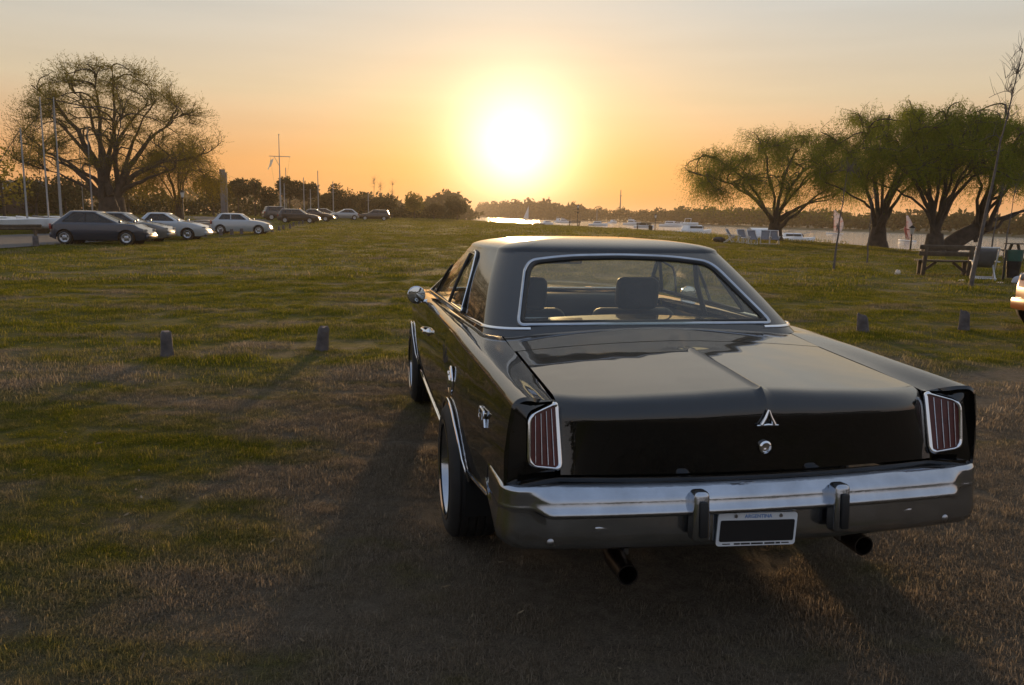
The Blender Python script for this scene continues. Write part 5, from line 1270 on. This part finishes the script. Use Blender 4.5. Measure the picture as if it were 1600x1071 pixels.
# ------------------------------------------------------------------ shore: benches, lamps, bin
SB = 'benches along the shore'
for px, d, rz, lb in ((839, 150, 0, 'shore bench farthest away, left of the others'), (893, 134, .1, 'shore bench just left of the far lamp post'), (916, 131, 0, 'shore bench just right of the far lamp post'), (1000, 107, 0, 'shore bench left of the near lamp post'), (1030, 103, 0, 'shore bench right of the near lamp post')):
    park_bench(lb, at(px, d), d, R(180) + rz, 1.9, brace=False, group=SB, back=px != 1030)
def lamp_post(label, x, y, h, heads=1, name='lamp_post'):
    t = tag(empty(name, (x, y, gz(x, y))), label, 'lamp'); mb = MB(); mb.lathe([(-.05, .13), (.25, .12), (.30, .07), (.9, .055), (h - .5, .04), (h - .48, .06), (h - .44, .03), (h - .40, .03)], 12, 'z'); mb.build('post', m_metal_dk, t)
    MB().lathe([(h - .42, .05), (h - .40, .09), (h - .08, .15), (h - .06, .15)], 10, 'z').build('lantern', m_headl, t)
    MB().lathe([(h - .06, .19), (h - .02, .17), (h + .08, .06), (h + .10, .02), (h + .18, .01), (h + .18, 0)], 10, 'z').build('lantern_cap', m_metal_dk, t)
    for k in range(heads - 1):
        z = h - .75 - .55 * k; MB().lathe([(z, .05), (z + .05, .16), (z + .22, .16), (z + .27, .05)], 10, 'z').build('signal_box', m_metal_dk, t)
    return t
lamp_post('slim shore post with three boxes stacked under its lantern', at(898, 134), 134, 3.8, 3)
lamp_post('black lantern lamp post on the shore between two benches', at(1018, 108), 108, 3.5)
lamp_post('dark lantern lamp post in front of the yellow-green willow', at(289, 58), 58, 2.85)
lamp_post('dark lamp post at the water between two willows', at(1415, 47), 47, 2.0)
o = MB().lathe([(0, .22), (.1, .24), (.75, .28), (.80, .30), (.84, .22), (.86, 0)], 14, 'z').build('litter_bin', m_metal_dk, None, 40); o.location = (at(1011, 105.5), 105.5, gz(at(1011, 105.5), 105.5)); tag(o, 'dark round bin at the foot of the near shore lamp', 'bin')

# ------------------------------------------------------------------ boats on the river
def hull_mesh(L, B, D, fine=.35):
    """decked hull, bow to +y, waterline at z=0"""
    rows = []
    for u in np.linspace(0, 1, 15):
        y = -L / 2 + L * u; b_ = B / 2 * (1 - max(0, (u - fine) / (1 - fine)) ** 2.2) * (.86 + .14 * min(1, u / .3)); fb = D * (.85 + .45 * u * u); b_ = max(b_, .01)
        pr = [(0, -.25 * D), (b_ * .55, -.18 * D), (b_ * .88, .15 * D), (b_, fb), (b_ * .93, fb + .03), (0, fb + .06)]
        rows.append([(x, y, z) for x, z in pr])
    P = np.array(rows); mb = MB(); mb.grid(P); mb.grid(mirror(P)); lp = [tuple(p) for p in P[0]] + [tuple(p) for p in mirror(P[0])[::-1][1:]]; mb.add(lp, [tuple(range(len(lp)))]); return mb
def motor_boat(label, x, y, rz, L=7.0, B=2.5, canopy=False, group=None, flybridge=True):
    t = tag(empty('motor_boat', (x, y, WATER_Z), rz), label, 'boat', group)
    hull_mesh(L, B, L * .105).build('hull', m_hull, t); fz = L * .105
    MB().box((0, -L * .04, fz + L * .055), (B * .72, L * .46, L * .13), bevel=L * .025, seg=3, taper=.82).build('cabin', m_hull, t)
    for sg in (-1, 1): MB().box((sg * B * .335, -L * .04, fz + L * .075), (.03, L * .34, L * .045), roty(sg * R(-9)), bevel=.01).build('cabin_window', m_tint if False else m_plast, t)
    MB().box((0, L * .185, fz + L * .075), (B * .56, .04, L * .06), rotx(R(38)), bevel=.01).build('windscreen', m_plast, t)
    if flybridge:
        MB().box((0, -L * .10, fz + L * .15), (B * .6, L * .26, L * .05), bevel=L * .012).build('flybridge', m_hull, t)
        MB().tube([(-B * .28, -L * .2, fz + L * .1), (-B * .26, -L * .17, fz + L * .26), (B * .26, -L * .17, fz + L * .26), (B * .28, -L * .2, fz + L * .1)], .035, 6).build('arch', m_hull, t)
    MB().tube([(-B * .3, L * .15, fz + .45), (0, L * .49, fz + .75), (B * .3, L * .15, fz + .45)], .018, 5).build('bow_rail', m_alum, t)
    MB().tube([(0, L * .47, fz + .1), (0, L * .49, fz + .75)], .018, 5).build('rail_post', m_alum, t)
    if canopy:
        g = [[(B * .46 * math.cos(a), yy, fz + .1 + L * .17 * math.sin(a)) for a in np.linspace(0, math.pi, 9)] for yy in np.linspace(-L * .42, L * .05, 6)]; MB().grid(g).build('canopy', m_hull, t)
    return t
def on_water(px, d): return at(px, d), d
x, y = on_water(1078, 112); motor_boat('white motor cruiser with flybridge anchored left of the first willow', x, y, R(-62), 6.4, 2.4)
x, y = on_water(1196, 78); motor_boat('white boat with rounded canopy moored behind the first willow trunk', x, y, R(-80), 5.2, 2.1, True, flybridge=False)
x, y = on_water(1232, 82); motor_boat('low white boat with dark hull line right of the first willow trunk', x, y, R(-88), 4.6, 1.9, flybridge=False)
BG = 'small boats moored far out'
for i, (px, d, L_, rz, fb, lb) in enumerate(((851, 230, 4.6, .6, False, 'small moored boat just right of the farthest shore bench'), (869, 330, 6.0, .3, True, 'small dark boat far out left of the far lamp'), (877, 300, 5.6, .9, True, 'small boat with cabin far out beside the far lamp'), (930, 220, 5.2, 1.2, False, 'small sailing dinghy hull right of the far lamp'), (953, 330, 6, .4, False, 'tiny boat in midstream between the two lamps'), (983, 260, 6.5, 1.5, True, 'moored launch left of the near lamp'), (1001, 190, 4.8, 1.3, False, 'low open boat behind the shore bench at the near lamp'), (1043, 230, 7, 1.4, False, 'long low barge-like boat right of the near lamp'), (1056, 240, 6, 1.6, False, 'second low boat right of the near lamp'))):
    x, y = on_water(px, d); motor_boat(lb, x, y, R(-90) * rz, L_, L_ * .33, group=BG, flybridge=fb)
def sail_boat_mast(t, h, mat, stays=True):
    MB().tube([(0, 0, 0), (0, 0, h)], [.09, .06], 8).build('mast', mat, t)
    if stays:
        MB().tube([(0, 0, h * .96), (0, 2.6, .5)], .012, 4).build('forestay', m_metal_dk, t)
        for z in (.45, .72): MB().box((0, 0, h * z), (.9, .04, .03)).build('spreader', mat, t)
for px, d, h in ((929, 240, 5.0),):
    t = tag(empty('sailing_boat', (at(px, d) , d + 3, WATER_Z + .02)), 'tiny sailing boat with bare mast far out on the river', 'boat'); hull_mesh(5, 1.7, .55).build('hull', m_hull, t); sail_boat_mast(t, h, m_alum)
t = tag(empty('sailing_boat', (at(822, 420), 420, WATER_Z + .02), R(60)), 'tiny white-sailed boat in front of the far woods near the sun', 'boat'); hull_mesh(6, 2, .6).build('hull', m_hull, t); MB().prism([(0, .1, 1), (0, 3.0, 1.2), (0, .1, 7.5)], (.04, 0, 0)).build('sail', m_hull, t); sail_boat_mast(t, 8, m_alum, False)
# windsurfers
def person(t, m_suit, m_skin, m_hair, s_=1.0, pose='lean', z0=.12):
    """one continuous skinned body holding the boom"""
    me = bpy.data.meshes.new('person'); lean = -.42
    J = {'pel': (0, lean * .75, .92), 'chest': (0, lean * 1.15, 1.26), 'neck': (0, lean * 1.2, 1.46), 'head': (0, lean * 1.18, 1.60), 'top': (0, lean * 1.15, 1.72),
         'hl': (-.09, lean * .72, .88), 'kl': (-.12, lean * .36, .47), 'al': (-.13, 0, .07), 'tl': (-.13, .16, .03), 'hr': (.09, lean * .72, .88), 'kr': (.13, lean * .30, .48), 'ar': (.16, .02, .07), 'tr': (.16, .18, .03),
         'sl': (-.18, lean * 1.15, 1.40), 'el': (-.22, lean * .6, 1.30), 'wl': (-.20, -.02, 1.32), 'fl': (-.20, .06, 1.34), 'sr': (.18, lean * 1.15, 1.40), 'er': (.23, lean * .6, 1.30), 'wr': (.22, -.02, 1.32), 'fr': (.22, .06, 1.34)}
    Ed = [('pel', 'chest'), ('chest', 'neck'), ('neck', 'head'), ('head', 'top'), ('pel', 'hl'), ('hl', 'kl'), ('kl', 'al'), ('al', 'tl'), ('pel', 'hr'), ('hr', 'kr'), ('kr', 'ar'), ('ar', 'tr'), ('chest', 'sl'), ('sl', 'el'), ('el', 'wl'), ('wl', 'fl'), ('chest', 'sr'), ('sr', 'er'), ('er', 'wr'), ('wr', 'fr')]
    Rd = dict(pel=.15, chest=.16, neck=.06, head=.095, top=.075, hl=.10, kl=.065, al=.045, tl=.035, hr=.10, kr=.065, ar=.045, tr=.035, sl=.06, el=.045, wl=.032, fl=.035, sr=.06, er=.045, wr=.032, fr=.035)
    ks = list(J); me.from_pydata([tuple(np.array(J[k]) + (0, 0, z0)) for k in ks], [(ks.index(a), ks.index(b)) for a, b in Ed], []); o = bpy.data.objects.new('person', me); col.objects.link(o); me.materials.append(m_suit)
    sk = o.modifiers.new('skin', 'SKIN'); o.modifiers.new('smooth', 'SUBSURF').levels = 1
    for i, k in enumerate(ks): me.skin_vertices[0].data[i].radius = (Rd[k], Rd[k]); me.skin_vertices[0].data[i].use_root = (k == 'pel')
    o.modifiers['smooth'].render_levels = 1
    return o
m_suit = simple('wetsuit', (0.02, 0.03, 0.05), .6); m_suit2 = simple('red_vest', (0.30, 0.06, 0.05), .7); m_skin = simple('skin', (0.45, 0.26, 0.18), .6); m_hair = simple('dark_hair', (0.03, .02, .015), .7)
m_sail, nt, b = new_mat('pink_sail'); nt.nodes.remove(b)
cr = ramp(nt, noise(nt, 1.1, 2), [(.35, (.62, .36, .34)), (.45, (.70, .62, .60)), (.62, (.62, .60, .64))]); df = nd(nt, 'ShaderNodeBsdfDiffuse'); tl = nd(nt, 'ShaderNodeBsdfTranslucent'); nt.links.new(cr, df.inputs[0]); nt.links.new(cr, tl.inputs[0]); mx = nd(nt, 'ShaderNodeMixShader'); mx.inputs[0].default_value = .5; nt.links.new(df.outputs[0], mx.inputs[1]); nt.links.new(tl.outputs[0], mx.inputs[2]); nt.links.new(mx.outputs[0], nt.nodes['Material Output'].inputs[0])
def windsurfer(label, plabel, px, d, rz, suit, narrow=1.0, hs=1.0):
    x, y = on_water(px, d); t = tag(empty('windsurf_board', (x, y, WATER_Z), rz), label, 'windsurfer')
    hull_mesh(3.0, .65, .10, .5).build('board', m_hull, t)
    g = []
    for u in np.linspace(0, 1, 10):
        z = .35 + 4.0 * u * hs; w = 1.75 * narrow * (math.sin(math.pi * (.22 + .74 * u)) ** .8); g.append([(.16 * math.sin(math.pi * v) + .02, .25 + .25 * u - w * v, z - .10 * v * (1 - u)) for v in np.linspace(0, 1, 7)])
    o = MB().grid(g).build('sail', m_sail, t); o.modifiers.new('thickness', 'SOLIDIFY').thickness = .008
    MB().tube([(0, .22, .08), (0, .34, 2.2), (0, .52, 4.4 * hs)], .022, 6).build('mast', m_plast, t); MB().tube([(.0, .32, 1.42), (.20, -.3, 1.40), (.06, -1.3 * narrow, 1.42), (-.14, -.3, 1.40), (0, .32, 1.42)], .018, 6).build('boom', m_plast, t)
    p = person(None, suit, m_skin, m_hair); p.location = (x, y, WATER_Z + .04); p.rotation_euler = (0, 0, rz + R(90)); off = Matrix.Rotation(rz, 3, 'Z') @ Vector((-.16, -.35, 0)); p.location += off; p.rotation_euler = (0, 0, rz - R(90)); tag(p, plabel, 'person')
    hm = MB().ball((0, 0, 0), (.10, .11, .09), 10, 7).build('hair', m_hair, p); hm.location = (0, -.42 * 1.14, 1.80)
    return t
windsurfer('windsurf board with tall pink and white sail on the river', 'person leaning back and holding the boom of the pink and white sail', 1296, 150, R(70), m_suit)
windsurfer('windsurf board with narrow pale sail seen edge-on between two willows', 'person in a red vest holding the narrow pale sail', 1408, 100, R(12), m_suit2, .8, .7)

# ------------------------------------------------------------------ boat yard on the left: masts, boats, club house, rails, flag mast
m_wall = simple('club_wall', (0.09, 0.06, 0.05), .9, var=.2); m_fascia = simple('white_fascia', (0.34, 0.34, 0.34), .7, var=.1); m_rooft = simple('club_roof', (0.10, 0.085, 0.08), .85)
bl = tag(empty('club_house', (-74, 104, gz(-74, 104)), R(-6)), 'low dark club house with white eaves at the far left', 'building')
MB().box((0, 0, 1.5), (26, 7, 3.0)).build('wall', m_wall, bl); MB().box((0, 0, 3.12), (28, 8.6, .26), bevel=.02).build('fascia', m_fascia, bl)
MB().prism([(-14, -4.2, 3.26), (-14, 4.2, 3.26), (-14, 0, 4.3)], (28, 0, 0)).build('roof', m_rooft, bl)
for k in range(7):
    w_ = MB().box((-10.5 + 3.5 * k, -3.52, 1.7), (1.9, .08, 1.3)).build('window', m_fascia, bl); MB().box((-10.5 + 3.5 * k, -3.57, 1.7), (1.6, .04, 1.05)).build('pane', m_plast, w_)
YB = [(33, 47.5, 6.1, 'leftmost tall mast with a single slanting stay', 6.0, .10), (92, 50, 8.2, 'left one of the two close masts before the huge tree', 5.4, .09), (87, 56, 8.4, 'right one of the two close masts before the huge tree', 5.4, .08), (112, 53, 8.6, 'mast rising through the left limbs of the huge tree', 5.2, .08), (137, 56, 7.2, 'mast closest to the trunk of the huge tree', 5.2, .09), (2, 60, 3.6, 'short mast at the left edge', 4.6, .07), (125, 66, 8.0, 'thin mast farther back beside the huge tree', 5, .06)]
for i, (px, d, h, lb, L_, mr) in enumerate(YB):
    x = at(px, d); t = tag(empty('yard_boat', (x, d, gz(x, d)), R(84 if i % 2 else -80)), 'sailing boat on land, ' + lb, 'boat', 'sailing boats in the yard')
    h_ = hull_mesh(L_, L_ * .3, .42).build('hull', m_hull if i != 3 else m_hull_dk, t); h_.location = (0, 0, .42)
    MB().tube([(0, .5, .7), (0, .5, h)], [mr * .6, mr * .42], 8).build('mast', m_alum, t); MB().tube([(0, .42, h * .97), (0, -L_ * .48, .9)] if i == 0 else [(0, .5, h * .97), (0, L_ * .47, .95)], .02 if i == 0 else .012, 4).build('stay', m_metal_dk, t)
    for yy in (-L_ * .25, L_ * .2): MB().box((0, yy, .20), (L_ * .26, .12, .42), bevel=.01).build('cradle', m_wood_brown, t)
def rail(label, a, b_, h=.55, n=8, mat=None):
    t = tag(empty('guard_rail', (a[0], a[1], gz(*a))), label, 'rail'); mat = mat or m_galv; a = np.array(a, float); b_ = np.array(b_, float); z0 = gz(*a)
    pts = [tuple(np.append(a + (b_ - a) * u - a, gz(*(a + (b_ - a) * u)) - z0 + h)) for u in np.linspace(0, 1, 12)]
    g = []
    for dz, do in ((-.15, 0), (-.10, .04), (-.04, .0), (.02, .0), (.08, .04), (.13, 0)): g.append([(p[0] + do, p[1] - do, p[2] + dz) for p in pts])
    MB().grid(g).build('rail_beam', mat, t).modifiers.new('thickness', 'SOLIDIFY').thickness = .02
    for u in np.linspace(.02, .98, n): q = a + (b_ - a) * u; MB().box((q[0] - a[0] + .02, q[1] - a[1] + .07, gz(*q) - z0 + h / 2), (.10, .10, h + .2)).build('post', m_wood_brown, t)
rail('long guard rail across the road left of the dark blue hatchback', (-44, 40.5), (-24.2, 41.0), n=7, mat=m_wood_brown)
rail('sunlit guard rail between the third silver car and the silver hatchback', (-26.0, 54.6), (-24.4, 64.8), .62, 5)
cl = tag(empty('monument_column', (at(352, 112), 112, gz(at(352, 112), 112))), 'tall flat grey concrete column among the trees', 'column')
MB().box((0, 0, 3.3), (.62, .6, 6.5), bevel=.04).build('shaft', m_concrete, cl); MB().box((.42, .1, 3.1), (.18, .5, 6.1), bevel=.03).build('side_fin', m_concrete, cl); MB().box((0, 0, .2), (1.6, 1.3, .5), bevel=.04).build('plinth', m_concrete, cl)
xf = at(446, 112); fm = tag(empty('flag_mast', (at(440, 112), 112, gz(at(440, 112), 112))), 'tall nautical flag mast with a crossyard', 'mast')
MB().tube([(0, 0, 0), (-.02, 0, 6.6)], [.13, .08], 10).tube([(-.02, 0, 6.2), (-.02, 0, 11.3)], [.07, .04], 8).build('pole', m_fascia, fm)
MB().tube([(-1.4, 0, 8.45), (1.5, 0, 8.40)], .045, 6).build('yard', m_fascia, fm); MB().tube([(-.75, 0, 8.43), (-.05, 0, 7.2)], .035, 6).build('gaff', m_fascia, fm)
for sx in (-1.3, 1.4): MB().tube([(sx, 0, 8.42), (sx * .55, 0, 4.0)], .008, 4).build('halyard', m_metal_dk, fm)
MB().ball((0, 0, 11.35), .09, 8, 6).build('truck', m_fascia, fm)
m_flag = leaf_mat('flag_cloth', [(0.2, (0.30, 0.38, 0.44)), (0.8, (0.55, 0.56, 0.55))], .4)
g = [[(-.78 - .62 * v + .06 * math.sin(6 * v + 3 * u) - .10 * u * 0, .10 * math.sin(7 * v + 2 * u), 8.35 - .5 * v * .9 - 1.25 * u - .12 * math.sin(3 * v)) for v in np.linspace(0, 1, 10)] for u in np.linspace(0, 1, 9)]
fo = MB().grid([[(p[0] * .8 - .16 - .45 * (i / 8), p[1], p[2]) for p in r_] for i, r_ in enumerate(g)]).build('flag', m_flag, None, 180); fo.location = fm.location; tag(fo, 'pale flag hanging limp from the left arm of the crossyard', 'flag')
PG = 'bare masts and poles behind the trees'
for px, d, h, lb in ((446, 105, 4.6, 'short white pole below the tall flag mast'), (498, 118, 6.9, 'tall thin mast right of the flat-topped pine'), (521, 122, 5.6, 'thin mast behind the silver sedan'), (476, 118, 5.9, 'thin mast in front of the flat-topped pine'), (575, 130, 4.2, 'thin pole behind the dark station wagon'), (449, 125, 7.6, 'thin bare mast right beside the flag mast'), (486, 110, 4.0, 'short pale pole behind the dark sedan')):
    x = at(px, d); t = tag(empty('bare_mast', (x, d, gz(x, d))), lb, 'mast', PG); MB().tube([(0, 0, 0), (0, 0, h)], [.09, .05], 8).build('pole', m_alum, t); MB().box((0, 0, h * .7), (.8, .04, .03)).build('spreader', m_alum, t)
for px, d, h, lb in ((631, 900, 27, 'tiny lattice mast on the skyline'), (963, 700, 26, 'tall thin radio mast on the skyline right of the sun'), (933, 800, 12, 'short skyline mast between the two lamp posts'), (853, 700, 19, 'thin skyline mast just right of the sun')):
    if px == 631: continue
    t = tag(empty('radio_mast', (at(px, d), d, -.5)), lb, 'mast', 'radio masts on the skyline'); MB().tube([(0, 0, 0), (0, 0, h)], [.8, .35], 6).build('tower', m_concrete, t); MB().box((0, 0, h * .8), (1.6, 1.6, .8)).build('platform', m_concrete, t)
